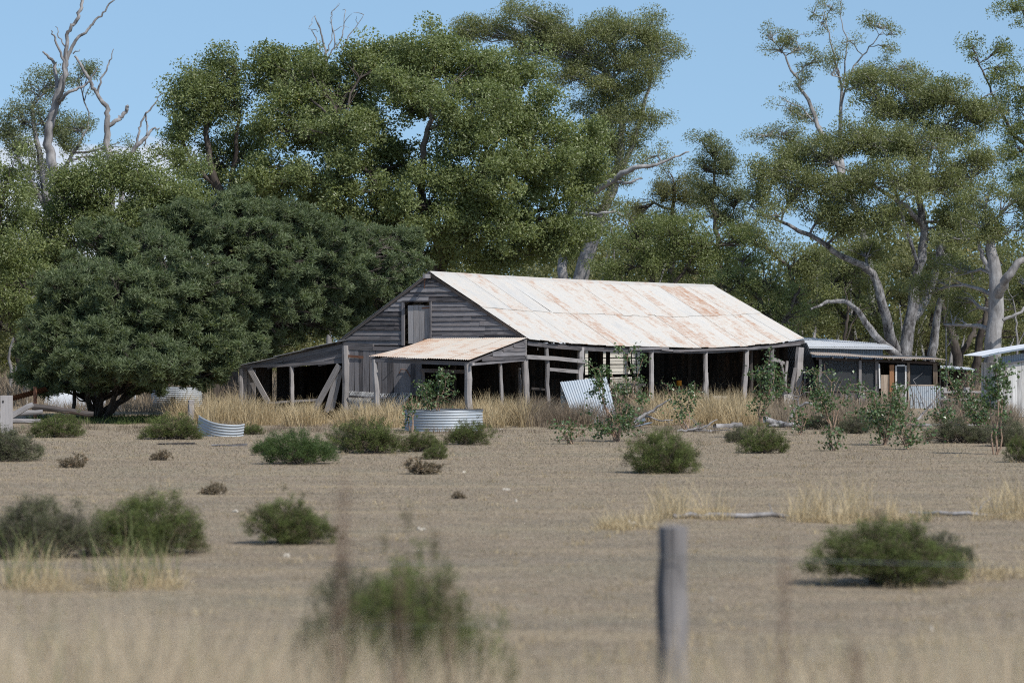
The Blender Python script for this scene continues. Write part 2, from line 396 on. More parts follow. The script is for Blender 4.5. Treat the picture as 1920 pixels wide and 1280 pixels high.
# ------------------------------------------------------------------ camera, sun, sky
cam = bpy.data.cameras.new('camera'); co = bpy.data.objects.new('camera', cam); COL.objects.link(co)
co.location = (0, 0, HC); co.rotation_euler = (math.radians(90), 0, 0)
cam.sensor_width = 36; cam.lens = 36*F/1920; cam.clip_end = 6000; cam.clip_start = 0.5
cam.dof.use_dof = True; cam.dof.focus_distance = 103; cam.dof.aperture_fstop = 2.0
scn.camera = co
SUN = nrm([0.747, -0.752, 1.22])
sl = bpy.data.lights.new('sun', 'SUN'); sl.energy = 4.2; sl.angle = math.radians(0.53); sl.color = (1.0, 0.955, 0.89)
so = bpy.data.objects.new('sun', sl); COL.objects.link(so)
so.rotation_euler = Vector(-SUN).to_track_quat('-Z', 'Y').to_euler(); so.location = (30, -30, 50)
w = bpy.data.worlds.new('World'); scn.world = w; w.use_nodes = True; nt = w.node_tree; nt.nodes.clear()
tc = nt.nodes.new('ShaderNodeTexCoord').outputs['Generated']
mp = nt.nodes.new('ShaderNodeMapping'); mp.inputs['Scale'].default_value = (1, 1, 0.62); mp.inputs['Location'].default_value = (0, 0, 0.17)
L(nt, tc, mp.inputs['Vector'])
nz = nt.nodes.new('ShaderNodeVectorMath'); nz.operation = 'NORMALIZE'; L(nt, mp.outputs[0], nz.inputs[0])
sky = nt.nodes.new('ShaderNodeTexSky'); sky.sky_type = 'NISHITA'; sky.sun_disc = False
sky.sun_elevation = math.asin(SUN[2]); sky.sun_rotation = math.atan2(SUN[0], SUN[1])
sky.air_density = 1.0; sky.dust_density = 1.2; sky.ozone_density = 1.6; sky.altitude = 300
L(nt, nz.outputs[0], sky.inputs['Vector'])
# low white cumulus over the left of the tree line
sx = nt.nodes.new('ShaderNodeSeparateXYZ'); L(nt, tc, sx.inputs[0])
cn = noise(nt, tc, 26, 6, 0.6, (1, 1, 2.2))
elev = ramp(nt, sx.outputs['Z'], [(0.040, 1.0), (0.078, 0.0)])
azi = ramp(nt, math_(nt, 'ADD', sx.outputs['X'], 0.5), [(0.33, 1.0), (0.39, 1.0), (0.44, 0.0)])
cm = math_(nt, 'MULTIPLY', azi, math_(nt, 'ADD', math_(nt, 'MULTIPLY', elev, 0.8), math_(nt, 'MULTIPLY', math_(nt, 'SUBTRACT', cn, 0.5), 1.8)))
cm = ramp(nt, cm, [(0.36, 0.0), (0.56, 0.85)])
skyc = mix(nt, cm, mix(nt, 1.0, sky.outputs['Color'], (0.96, 1.03, 1.0), 'MULTIPLY'), (4.6, 4.9, 5.5))
bg = nt.nodes.new('ShaderNodeBackground'); bg.inputs['Strength'].default_value = 0.15
L(nt, skyc, bg.inputs['Color']); ow = nt.nodes.new('ShaderNodeOutputWorld'); L(nt, bg.outputs[0], ow.inputs['Surface'])
scn.view_settings.view_transform = 'Standard'; scn.view_settings.look = 'None'; scn.view_settings.exposure = 0.08; scn.view_settings.gamma = 1
scn.cycles.use_denoising = False; scn.cycles.filter_width = 1.1; scn.cycles.pixel_filter_type = 'BLACKMAN_HARRIS'; scn.cycles.max_bounces = 6; scn.cycles.transparent_max_bounces = 12
scn.cycles.sample_clamp_indirect = 6

# ------------------------------------------------------------------ ground
m, nt = new_mat('ground')
oc = nt.nodes.new('ShaderNodeTexCoord').outputs['Object']
n1 = noise(nt, oc, 0.22, 5, 0.6); n2 = noise(nt, oc, 1.3, 5, 0.65); n3 = noise(nt, oc, 16, 5, 0.75); n4 = noise(nt, oc, 60, 3, 0.7)
n5 = noise(nt, oc, 1.0, 4, 0.6, (0.12, 0.9, 1))
base = ramp(nt, n1, [(0.30, (0.212, 0.168, 0.121)), (0.5, (0.278, 0.221, 0.160)), (0.68, (0.232, 0.198, 0.142))])
c = mix(nt, ramp(nt, n2, [(0.5, 0.0), (0.72, 0.5)]), base, (0.19, 0.172, 0.125))
c = mix(nt, ramp(nt, n5, [(0.50, 0.0), (0.66, 0.6)]), c, (0.36, 0.285, 0.185))
n6 = noise(nt, oc, 0.55, 5, 0.7, (0.5, 1.0, 1)); c = mix(nt, ramp(nt, n6, [(0.50, 0.0), (0.62, 0.6)]), c, (0.195, 0.164, 0.124))
n7 = noise(nt, oc, 3.2, 6, 0.75); c = mix(nt, ramp(nt, n7, [(0.54, 0.0), (0.64, 0.65)]), c, (0.40, 0.34, 0.25)); c = mix(nt, ramp(nt, n7, [(0.34, 0.55), (0.43, 0.0)]), c, (0.15, 0.126, 0.096))
g = ramp(nt, n3, [(0.33, 0.45), (0.5, 1.0), (0.66, 1.45)])
c = mix(nt, 1.0, c, g, 'MULTIPLY')
c = mix(nt, ramp(nt, n4, [(0.56, 0.0), (0.70, 0.6)]), c, (0.43, 0.36, 0.26))
hb = math_(nt, 'ADD', math_(nt, 'MULTIPLY', n3, 0.7), math_(nt, 'MULTIPLY', n4, 0.3))
out(nt, principled(nt, c, 0.95, 0.1, bump=hb, bstr=0.9, bdist=0.05)); M['ground'] = m
nb = NB(); s = 2600
nb.add([(-s, -200, 0), (s, -200, 0), (s, 4500, 0), (-s, 4500, 0)], [(0, 1, 2, 3)])
g_o = nb.build('ground', 'ground'); g_o['kind'] = 'structure'

# ------------------------------------------------------------------ the barn
UH = np.array([0.437, 0.8995, 0]); VH = np.array([-0.8995, 0.437, 0]); BO = np.array([0.42, 100.0, 0])
UP = np.array([0, 0, 1.0])
def B(u, v, z): return BO+u*UH+v*VH+z*UP
def zof(py, P): return HC-(py-640)/F*P[1]
def onv(px, py, v=0.0):
    """point of the plane v=const seen at px, py"""
    k = (px-960)/F; u = (k*(BO[1]+v*VH[1])-(BO[0]+v*VH[0]))/(UH[0]-k*UH[1]); P = B(u, v, 0); return B(u, v, zof(py, P)), u
def onu(px, py, u=0.0):
    k = (px-960)/F; v = (k*(BO[1]+u*UH[1])-(BO[0]+u*UH[0]))/(VH[0]-k*VH[1]); P = B(u, v, 0); return B(u, v, zof(py, P)), v
def z_at(P, z): return np.array([P[0], P[1], z])
barn = thing('barn', 'weathered grey timber barn with long rusty corrugated iron roof and open posted side', 'barn', B(0, 0, 0))
NG = -nrm(UH); NS = -VH
EAVE = [(975, 633), (1010, 637), (1050, 642), (1130, 647.5), (1240, 650), (1290, 652), (1340, 651.5), (1400, 648), (1455, 643), (1508, 634)]
_e = [onv(a, b, -0.15) for a, b in EAVE]; EU = np.array([x[1] for x in _e]); EZ = np.array([x[0][2] for x in _e])
def eave_z(u): return np.interp(u, EU, EZ)
U0, U1 = -0.07, EU[-1]
def ridge(s):
    u = -0.07+s*23.60; return B(u, 3.35, 4.69-0.05*s-0.05*math.sin(math.pi*s))
def eave(s):
    u = U0+s*(U1-U0); return B(u, -0.15, eave_z(u))
RN = nrm(np.cross(UH, eave(0.5)-ridge(0.5)));
if RN[2] < 0: RN = -RN
def corr(nb, fn, nrmf, s0, s1, t0, t1, width, length, pitch=0.076, amp=0.011, rows=6, tone=0.5, off=0.0, u0=0.0, perwave=6, dent=0.0):
    """corrugated sheet: flutes run along t, waves across s"""
    ws = (s1-s0)*width; nc = max(4, int(ws/pitch*perwave))
    S = np.linspace(s0, s1, nc); Tt = np.linspace(t0, t1, rows)
    P = np.zeros((nc, rows, 3)); Uv = np.zeros((nc, rows, 2))
    ph = R.uniform(0, 6.3, 3)
    for i, s_ in enumerate(S):
        a = amp*math.sin(2*math.pi*s_*width/pitch)
        for j, t_ in enumerate(Tt):
            nv = nrmf(s_, t_) if callable(nrmf) else nrmf
            dn = dent*math.sin(3*s_*width+ph[0])*math.sin(2.2*t_*length+ph[1]) if dent else 0
            P[i, j] = fn(s_, t_)+nv*(a+off+dn); Uv[i, j] = (s_*width+u0, t_*length+u0*0.37)
    nb.grid(P, Uv, tone)
def lerp(a, b, t): return a+(b-a)*t
# long front roof slope: two courses of separate sheets
nb = NB(); NSH = 33; LR = 4.0
for k in range(NSH):
    for (t0, t1, o) in ((0.0, 0.535, 0.018), (0.515, 1.0, 0.0)):
        s0 = k/NSH; s1 = min(1.0, (k+(1.0 if (k == 6 and o > 0) else 1.08))/NSH)
        if t1 == 1.0: t1 += R.normal(0, 0.004)
        else: t1 += R.normal(0, 0.006)
        u0 = R.uniform(0, 80); tn = float(np.clip(R.normal(0.5, 0.26), 0, 1)); lift = R.uniform(0, 0.006)
        f = lambda s_, t_: lerp(ridge(s_), eave(s_), t_)
        if o > 0 and k == 7:      # a sheet pulled aside, leaving a dark wedge-shaped gap beside it
            f = lambda s_, t_: lerp(ridge(s_+0.0052*(1-(s_-7/NSH)*NSH)*t_*1.6), eave(s_+0.0052*(1-(s_-7/NSH)*NSH)*t_*1.6), t_)
        corr(nb, f, RN, s0, s1, t0, t1, 24.6, LR, tone=tn, off=o+lift+0.006*(k % 2), u0=u0, rows=5)
roof = nb.build('roof', 'roof', barn, smooth=True); roof['label'] = 'sagging corrugated iron roof streaked with rust'
# back slope
def eaveb(s): return B(-0.07+s*23.85, 6.75, 2.46)
nb = NB(); RB = nrm(np.cross(eaveb(0.5)-ridge(0.5), UH)); RB = RB if RB[2] > 0 else -RB
corr(nb, lambda s, t: lerp(ridge(s), eaveb(s), t), RB, 0, 1, 0, 1, 24, 4.1, rows=4, perwave=4)
nb.build('back_roof', 'roof_edge', barn, smooth=True)
# ridge capping
nb = NB()
for k in range(13):
    s0, s1 = k/13, (k+1.04)/13
    for side, (en, nv) in enumerate(((eave, RN), (eaveb, RB))):
        P = np.zeros((6, 4, 3)); Uv = np.zeros((6, 4, 2)); u0 = R.uniform(0, 40)
        for i, s_ in enumerate(np.linspace(s0, min(1, s1), 6)):
            for j, t_ in enumerate((0.0, 0.015, 0.035, 0.055)):
                P[i, j] = lerp(ridge(s_), en(s_), t_)+nv*(0.034+0.004*(k % 2)-0.012*(j == 3))+UP*0.012*(j == 0); Uv[i, j] = (s_*24+u0, t_*4)
        nb.grid(P, Uv, float(R.uniform(0.3, 0.75)))
nb.build('ridge_cap', 'roof', barn)
# gable boards
def rakes(z):
    vr = -0.15+(z-2.60)/(4.69-2.60)*3.5; vl = 6.75-(z-2.46)/(4.69-2.46)*3.4
    return max(vr, -0.02)+0.03, min(vl, 6.55)-0.03
_, dl = onu(759, 600); _, dr = onu(807.5, 600); dt = onu(783, 568)[0][2]; db = onu(783, 644)[0][2]
nb = NB(); z = 2.40; ex = 0.152
while z < 4.62:
    zc = z+ex/2; vr, vl = rakes(z+ex*0.9)
    if z > 2.56:
        segs = [(vr, vl)]
        if z+ex > db+0.02 and z < dt-0.02: segs = [(vr, dr-0.05), (dl+0.05, vl)]
    else: segs = [(0.05, dr-0.08), (dl+0.08, vl)]
    for (a, b) in segs:
        if b-a < 0.08: continue
        cuts = [a, b] if (b-a) < 2.2 else [a, lerp(a, b, R.uniform(0.3, 0.7)), b]
        for c0, c1 in zip(cuts[:-1], cuts[1:]):
            w0, w1 = R.normal(0, 0.010, 2); n = 5
            off = R.normal(0, 0.006)
            for q in range(n):
                f0, f1 = q/n, (q+1)/n
                va, vb = lerp(c0, c1, f0)+(0.004 if q == 0 else 0), lerp(c0, c1, f1)
                za, zb = zc+lerp(w0, w1, f0), zc+lerp(w0, w1, f1)
                if q == 0: tn = R.uniform(0.1, 0.95)
                nb.beam(B(-0.022-off, va, za), B(-0.022-off, vb, zb), 0.020, ex*1.12, up=UP+NG*-0.22, tone=tn)
    z += ex
gw = nb.build('gable_wall', 'board', barn)
# a lining behind the boards (studs and dark planks seen from inside)
nb = NB()
for v in np.arange(0.3, 6.5, 0.6):
    zt = 2.6+min((v+0.15)*0.597, (6.75-v)*0.656)-0.12
    if dr < v < dl: continue
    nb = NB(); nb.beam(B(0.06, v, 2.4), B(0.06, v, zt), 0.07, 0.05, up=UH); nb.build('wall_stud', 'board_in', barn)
# barge boards and ridge hook
nb = NB()
nb.beam(B(-0.062, 3.33, 4.61), B(-0.062, -0.10, 2.545), 0.02, 0.07, up=UP); nb.beam(B(-0.062, 3.37, 4.61), B(-0.062, 6.70, 2.42), 0.02, 0.07, up=UP)
nb.build('barge_board', 'board_dark', barn)
nb = NB(); nb.beam(B(0.3, 3.35, 4.58), B(-0.42, 3.35, 4.56), 0.09, 0.13); nb.build('ridge_beam', 'board', barn)
nb = NB(); nb.tube(path(B(-0.36, 3.35, 4.5), B(-0.12, 3.5, 4.18), 5, 0.05), 0.015, 5); nb.build('hook', 'rust', barn)
# loft opening: frame, door
fr = NB()
fr.beam(B(-0.05, dl+0.03, db-0.06), B(-0.05, dl+0.03, dt+0.05), 0.09, 0.07, up=UH); fr.beam(B(-0.05, dr-0.03, db-0.04), B(-0.05, dr-0.03, dt+0.05), 0.05, 0.07, up=UH)
fr.beam(B(-0.05, dr-0.05, dt+0.055), B(-0.05, dl+0.07, dt+0.055), 0.08, 0.04)
fo = fr.build('loft_frame', 'board', barn)
d = NB(); vv = np.linspace(dr+0.01, dl-0.13, 5)
for i in range(4):
    d.beam(B(0.0+0.004*(i % 2), (vv[i]+vv[i+1])/2, db-0.02+R.uniform(0, 0.03)), B(0.0+0.004*(i % 2), (vv[i]+vv[i+1])/2+0.02, dt-0.05+R.uniform(-0.04, 0.02)), vv[1]-vv[0]-0.008, 0.024, up=UH, tone=R.uniform(0.4, 1))
do = d.build('loft_door', 'post', barn); do['label'] = 'sagging plank loft door'
h = NB(); h.beam(B(-0.02, dr+0.02, dt-0.14), B(-0.02, dr+0.3, dt-0.16), 0.01, 0.04); h.build('hinge', 'rust', do)
h = NB(); h.beam(B(-0.02, dr+0.02, db+0.14), B(-0.02, dr+0.26, db+0.13), 0.01, 0.04); h.build('hinge', 'rust', do)
# wall lining and floor inside the loft so that the gap reads dark
nb = NB()
for i in range(12):
    nb.beam(B(0.3+i*2.0, 0.1, 2.36-0.005*(i % 2)), B(0.3+i*2.0, 6.5, 2.36-0.005*(i % 2)), 0.12, 0.12)
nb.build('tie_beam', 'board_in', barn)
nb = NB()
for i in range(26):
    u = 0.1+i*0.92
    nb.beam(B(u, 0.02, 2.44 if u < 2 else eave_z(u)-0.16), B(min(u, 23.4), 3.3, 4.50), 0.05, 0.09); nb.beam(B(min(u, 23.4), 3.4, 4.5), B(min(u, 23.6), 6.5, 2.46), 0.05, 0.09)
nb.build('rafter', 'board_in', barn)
# header over the big doors
nb = NB(); a, _ = onu(645, 648, -0.08); b_, _ = onu(768, 656, -0.08)
nb.beam(a, onu(700, 651, -0.08)[0], 0.10, 0.22, tone=0.35); nb.beam(onu(700, 653, -0.09)[0], b_, 0.09, 0.12, tone=0.5); nb.beam(B(-0.02, 6.4, 2.30), B(-0.02, 0.05, 2.31), 0.06, 0.1, tone=0.2)
nb.build('header_beam', 'board', barn)
# vertical board doors under the gable
nb = NB(); x0 = 656
for i in range(13):
    x1 = x0+R.uniform(8, 12.5)
    xm = (x0+x1)/2; py = 734 + (xm-654)*0.05
    top, _ = onu(xm, 655.5, -0.10-0.004*(i % 2)); bot, _ = onu(xm+R.normal(0, 0.7), py+R.normal(0, 1.5), -0.10-0.004*(i % 2))
    nb.beam(bot, top, (x1-x0)/F*101*1.09, 0.025, up=UH, tone=R.uniform(0.15, 1)); x0 = x1
    if x0 > 786: break
dd = nb.build('plank_door', 'board', barn); dd['label'] = 'wide grey plank doors under the gable'
nb = NB(); nb.beam(onu(652, 667, -0.15)[0], onu(681, 669.5, -0.15)[0], 0.012, 0.075); nb.build('hinge', 'rust', dd)
nb = NB(); c = [onu(748, 700, -0.14)[0], onu(752, 692, -0.16)[0], onu(762, 693, -0.16)[0], onu(769, 706, -0.14)[0]]; nb.tube(np.array(c), 0.014, 5); nb.build('handle', 'rust', dd)
# sagging lattice below the doors
nb = NB()
def latt(pxa, pya, pxb, pyb, pxc, pyc, pxd, pyd, n, u=-0.12):
    A_, B_, C_, D_ = [onu(x, y, u)[0] for x, y in ((pxa, pya), (pxb, pyb), (pxc, pyc), (pxd, pyd))]
    q = lambda s, t: lerp(lerp(A_, B_, s), lerp(D_, C_, s), t)
    asp = 0.45
    for k in np.arange(-1, 1.0, 1.0/n):
        for sgn, o in ((1, 0), (-1, 0.012)):
            pts = []
            for t in (0.0, 1.0):
                s_ = k+t*asp if sgn > 0 else k+asp-t*asp+0.001
                pts.append((s_+0.3, t))
            (sa, ta), (sb, tb_) = pts
            if sa == sb: continue
            def clip(s1, t1, s2, t2):
                for lo in (0.0, 1.0):
                    for _ in range(1):
                        if (s1-lo)*(s2-lo) < 0:
                            f = (lo-s1)/(s2-s1); tt = t1+(t2-t1)*f
                            if (lo == 0.0 and s1 < 0) or (lo == 1.0 and s1 > 1): s1, t1 = lo, tt
                            else: s2, t2 = lo, tt
                return s1, t1, s2, t2
            s1, t1, s2, t2 = clip(sa, ta, sb, tb_)
            if min(s1, s2) < -0.01 or max(s1, s2) > 1.01 or abs(t1-t2) < 0.05: continue
            nb.beam(q(s1, t1)+NG*o, q(s2, t2)+NG*o, 0.010, 0.028, up=UP)
latt(655, 733, 704, 736, 700, 762, 655, 772, 16); latt(700, 738, 772, 736, 748, 776, 704, 780, 17, -0.16)
la = nb.build('lattice', 'board_white', barn); la['label'] = 'torn pale lattice sagging below the doors'
nb = NB(); nb.beam(onu(654, 743, -0.2)[0], onu(735, 746, -0.2)[0], 0.04, 0.05); nb.beam(onu(654, 741.5, -0.24)[0], onu(683, 744.5, -0.24)[0], 0.02, 0.05); nb.build('rail', 'board', barn)

def post(parent, p0, p1, w0, w1, tone=None, bend=0.03, sides=8, mat='post', name='post'):
    nb = NB(); n = 9; P = path(p0, p1, n, bend*0.5); rr = np.linspace(w0/2, w1/2, n)*(1+R.normal(0, 0.03, n))
    nb.tube(P, rr, sides, tone=tone if tone is not None else R.uniform(0.35, 0.9), cap=True, wob=0.07)
    return nb.build(name, mat, parent)
def post_px(xt, yt, xb, w, plane='v', off=0.0, **k):
    fn = onv if plane == 'v' else onu
    T_, _ = fn(xt, yt, off); Bm = z_at(fn(xb, 780, off)[0], -0.05); ww = w/F*T_[1]; return post(barn, Bm, T_, ww*1.05, ww, **k)
# open side: eave beam, posts, rails
nb = NB()
us = [0.02, 4.1, 8.2, 9.6, 14, 19.0, 24.4]
for a, b2 in zip(us[:-1], us[1:]):
    n = 4
    for q in range(n):
        ua, ub = lerp(a, b2, q/n), lerp(a, b2, (q+1)/n)
        nb.beam(B(ua, -0.03, eave_z(ua)-0.13), B(ub, -0.03, eave_z(ub)-0.13), 0.09, 0.14, tone=0.25 if q else 0.35)
ua, ub = onv(1130, 650)[1], onv(1278, 657)[1]
nb.beam(onv(1180, 654, -0.12)[0], onv(1253, 652, -0.12)[0], 0.05, 0.09, tone=0.85); nb.beam(onv(1240, 655, -0.11)[0], onv(1281, 659, -0.10)[0], 0.05, 0.06, tone=0.8)
nb.beam(onv(1262, 658, -0.12)[0], onv(1400, 653, -0.12)[0], 0.05, 0.08, tone=0.5); nb.beam(onv(1400, 654, -0.11)[0], onv(1500, 645, -0.11)[0], 0.05, 0.08, tone=0.5)
nb.build('eave_beam', 'board', barn)
for xt, yt, xb, w_ in ((984, 672, 988, 14), (1024, 648, 1029, 8.5), (1221, 654, 1223, 9), (1322, 656, 1320, 8.5), (1399, 656, 1393, 11), (1447, 652, 1447, 10)):
    post_px(xt, yt, xb, w_)
post_px(1089, 651, 1086, 13, tone=0.8); post_px(984, 636, 984, 7, off=-0.02); post_px(974, 690, 974, 6, off=0.3, tone=0.3)
post_px(1408, 656, 1407, 8, off=0.35, tone=0.3, mat='board_dark'); post_px(1325, 698, 1326, 5.5, tone=0.7)
# leaning corner posts at the far end
T_, _ = onv(1500, 651, -0.25); Bm = z_at(onv(1490, 760, -0.1)[0], -0.05); post(barn, Bm, T_, 0.34, 0.30, tone=0.75)
T_, _ = onv(1491, 690, -0.3); Bm = z_at(onv(1480, 760, -0.3)[0], -0.05); post(barn, Bm, T_, 0.16, 0.12, tone=0.4)
T_, _ = onv(1476, 677, -0.1); Bm = z_at(onv(1467, 760, -0.1)[0], -0.05); post(barn, Bm, T_, 0.13, 0.10, tone=0.5)
T_, _ = onv(1465, 682, -0.2); Bm = z_at(onv(1474, 733, -0.2)[0], 0.6); post(barn, Bm, T_, 0.12, 0.09, tone=0.6, name='brace')
T_, _ = onv(1508, 691, -0.3); Bm = z_at(onv(1510, 770, -0.3)[0], -0.05); post(barn, Bm, T_, 0.07, 0.05, tone=0.8)
def rail(a, b2, w, off=-0.12, name='rail', plane='v', tone=None, mat='post'):
    fn = onv if plane == 'v' else onu
    nb = NB(); p0, p1 = fn(*a, off)[0], fn(*b2, off)[0]; h = w/F*p0[1]; pm = (p0+p1)/2+np.array([0, 0, R.normal(0, 0.015)])
    t = R.uniform(0.4, 0.9) if tone is None else tone
    nb.beam(p0, pm, 0.04, h, tone=t, jit=0.004); nb.beam(pm, p1, 0.04, h, tone=t, jit=0.004); return nb.build(name, mat, barn)
rail((988, 669), (1099, 678), 7.5); rail((1030, 692), (1091, 697), 6.5, 0.04); rail((1450, 673), (1470, 681), 6, -0.05)
rail((996, 728), (1022, 730), 4, 0.3, tone=0.2, mat='board_dark')
# porch
PD = 3.94
PA = B(-PD-0.15, 3.38, 2.03); PB = B(-PD-0.15, -0.1, 1.93); PC = B(-0.06, -0.1, 2.60); PDp = B(-0.06, 3.38, 2.57)
PNn = nrm(np.cross(PB-PA, PC-PB)); PNn = PNn if PNn[2] > 0 else -PNn
nb = NB()
for k in range(5):
    s0, s1 = k/5, min(1, (k+1.1)/5)
    corr(nb, lambda s, t: lerp(lerp(PC, PDp, s), lerp(PB, PA, s), t)-UP*0.05*math.sin(math.pi*t)*s, PNn, s0, s1, 0, 1+R.normal(0, 0.008), 3.5, 4.0, tone=float(np.clip(R.normal(0.55, 0.25), 0, 1)), off=0.02+0.006*(k % 2), u0=R.uniform(0, 50), rows=8, amp=0.012)
pr = nb.build('porch_roof', 'roof_porch', barn, smooth=True); pr['label'] = 'rusty corrugated porch roof'
nb = NB()
nb.beam(B(-PD, 3.35, 1.93), B(-PD, -0.05, 1.83), 0.07, 0.12, tone=0.45)
nb.beam(B(-PD, -0.02, 1.80), B(-0.05, -0.02, 1.93), 0.06, 0.07, tone=0.7)
nb.beam(B(-PD, -0.02, 1.86), B(-0.05, -0.02, 2.53), 0.05, 0.07, tone=0.3); nb.beam(B(-PD, 3.33, 1.95), B(-0.05, 3.33, 2.50), 0.05, 0.07, tone=0.3)
nb.beam(onu(788, 694, -1.2)[0], onu(880, 697, -1.2)[0], 0.06, 0.12, tone=0.7)
nb.build('porch_beam', 'board', barn)
nb = NB()   # boards closing the side of the porch
for k in range(5):
    z0 = 1.93+k*0.125+0.06; d0 = min(PD-0.1, (2.56-z0-0.05)/0.67*PD+0.1)
    nb.beam(B(-d0, -0.05, z0-0.02*(k == 0)), B(-0.03, -0.05, z0+0.02), 0.02, 0.145, up=UP-NS*0.15, tone=R.uniform(0.2, 0.9))
nb.build('porch_boards', 'board', barn)
def gpost(d, v, ztop, w, lean=(0, 0), **k): return post(barn, B(-d, v, -0.05), B(-d+lean[0], v+lean[1], ztop), w*1.05, w, **k)
gpost(3.9, 3.12, 1.95, 0.19, (0, 0.12), tone=0.75); gpost(3.9, -0.02, 1.85, 0.22, (0, 0.08), tone=0.7); gpost(1.66, 0.0, 1.88, 0.11, (0, 0.07), tone=0.6)
p0 = onu(797, 780, -1.2)[0]; post(barn, z_at(p0, -0.05), onu(793, 692, -1.2)[0], 0.12, 0.10, tone=0.5)
nb = NB(); nb.beam(B(-PD+0.1, 3.0, 1.3), B(-PD+0.25, 2.75, 1.6), 0.03, 0.03); nb.build('brace', 'board_dark', barn)
nb = NB(); nb.beam(B(-PD-0.08, -0.2, 1.82), B(-PD+0.1, 0.18, 1.84), 0.08, 0.07, tone=0.9); nb.build('bracket', 'post', barn)

# lean-to on the far left of the gable
V6 = onu(649, 640)[1]; V10 = onu(450, 690)[1]
T_ = onu(647, 648, -0.12)[0]; post(barn, z_at(onu(649, 780, -0.12)[0], -0.05), T_, 0.26, 0.24, tone=0.6)
T_ = onu(655, 652, -0.06)[0]; post(barn, z_at(onu(657, 780, -0.06)[0], -0.05), T_, 0.14, 0.12, tone=0.8)
nb = NB()
LD = 7.0
def lean(v): return np.interp(v, [V6, V10], [2.49, 1.72])
sheets = [(V6-0.05, V6+1.55, 0.05), (V6+1.45, V6+2.6, 0.02), (V6+2.5, V10+0.02, -0.02)]
for a, b2, o in sheets:
    f = lambda s, t, a=a, b2=b2, o=o: B(lerp(-0.2, LD, s), lerp(a, b2, t), lean(lerp(a, b2, t))+o)
    corr(nb, f, UP, 0, 1, 0, 1, LD+0.2, 1.5, rows=3, perwave=4, tone=0.5, u0=R.uniform(0, 20))
nb.build('lean_to_roof', 'roof_edge', barn, smooth=True)
nb = NB()
for k in range(4):
    fa = k/4
    for va, vb in ((V6+0.05, V6+2.3), (V6+2.32, V10-0.05)):
        zt = lambda v: lean(v)-0.06-0.135*k
        zb_ = lambda v: np.interp(v, [V6, V10], [1.86, 1.64])
        vb2 = vb
        while vb2 > va+0.2 and zt(vb2) < zb_(vb2)+0.02: vb2 -= 0.1
        if vb2 <= va+0.25: continue
        nb.beam(B(-0.03-0.003*k, va, zt(va)-0.06), B(-0.03-0.003*k, vb2, zt(vb2)-0.06), 0.02, 0.15, up=UP-NG*0.12, tone=R.uniform(0.2, 0.9))
nb.beam(B(-0.06, V6, 1.86), B(-0.06, V6+2.3, 1.73), 0.06, 0.10, tone=0.6); nb.beam(B(-0.06, V6+2.3, 1.73), B(-0.06, V10+0.1, 1.68), 0.06, 0.10, tone=0.75)
nb.build('lean_to_boards', 'board', barn)
def upost(xt, yt, xb, w, off=-0.02, name='post', **k):
    T_ = onu(xt, yt, off)[0]; Bm = z_at(onu(xb, 780, off)[0], -0.05); ww = w/F*T_[1]; return post(barn, Bm, T_, ww, ww, name=name, **k)
upost(546, 686, 549, 8.5, tone=0.7); upost(452, 691, 451, 9, tone=0.65)
nb = NB()
for i, x in enumerate((460.5, 468.5, 476)):
    nb.beam(z_at(onu(x, 750, 0.02+0.004*i)[0], 0.0), onu(x, 693, 0.02+0.004*i)[0], 0.135, 0.024, up=UH, tone=R.uniform(0.4, 0.9))
nb.build('wall_boards', 'post', barn)
nb = NB(); nb.beam(onu(503, 754, -0.10)[0], onu(468, 691, -0.10)[0], 0.04, 0.17, up=VH, tone=0.75); nb.build('brace', 'post', barn)
nb = NB(); nb.beam(onu(590, 768, -0.16)[0], onu(636, 684, -0.16)[0], 0.04, 0.20, up=VH, tone=0.6)
nb.beam(onu(612, 772, -0.10)[0], onu(632, 700, -0.10)[0], 0.03, 0.16, up=VH, tone=0.8); nb.beam(onu(622, 770, -0.05)[0], onu(640, 690, -0.05)[0], 0.03, 0.16, up=VH, tone=0.5); nb.build('brace', 'post', barn)
nb = NB(); nb.beam(onu(482, 756, -0.03)[0], onu(600, 749, -0.03)[0], 0.04, 0.07, tone=0.8); nb.build('rail', 'post', barn)
nb = NB()   # back and far-side walls of the lean-to, rough vertical slabs with gaps
for i in range(26):
    v = lerp(V6+0.05, V10-0.05, i/26.0)
    if i in (9,): continue
    nb.beam(B(4.0+0.01*(i % 3), v, 0), B(4.0+0.01*(i % 3), v+R.normal(0, 0.02), lean(v)-0.1-(R.uniform(0, 0.12) if i % 7 == 3 else 0)), 0.15, 0.025, up=UH, tone=R.uniform(0.2, 0.9))
nb.build('back_boards', 'board_in', barn)
nb = NB()
for i in range(24):
    u = 0.3+i*0.165
    if i in (11, 12): continue
    nb.beam(B(u, V10-0.02, 0), B(u, V10-0.02, 1.66), 0.158, 0.025, up=VH, tone=R.uniform(0.2, 0.9))
nb.build('side_boards', 'board_dark', barn)
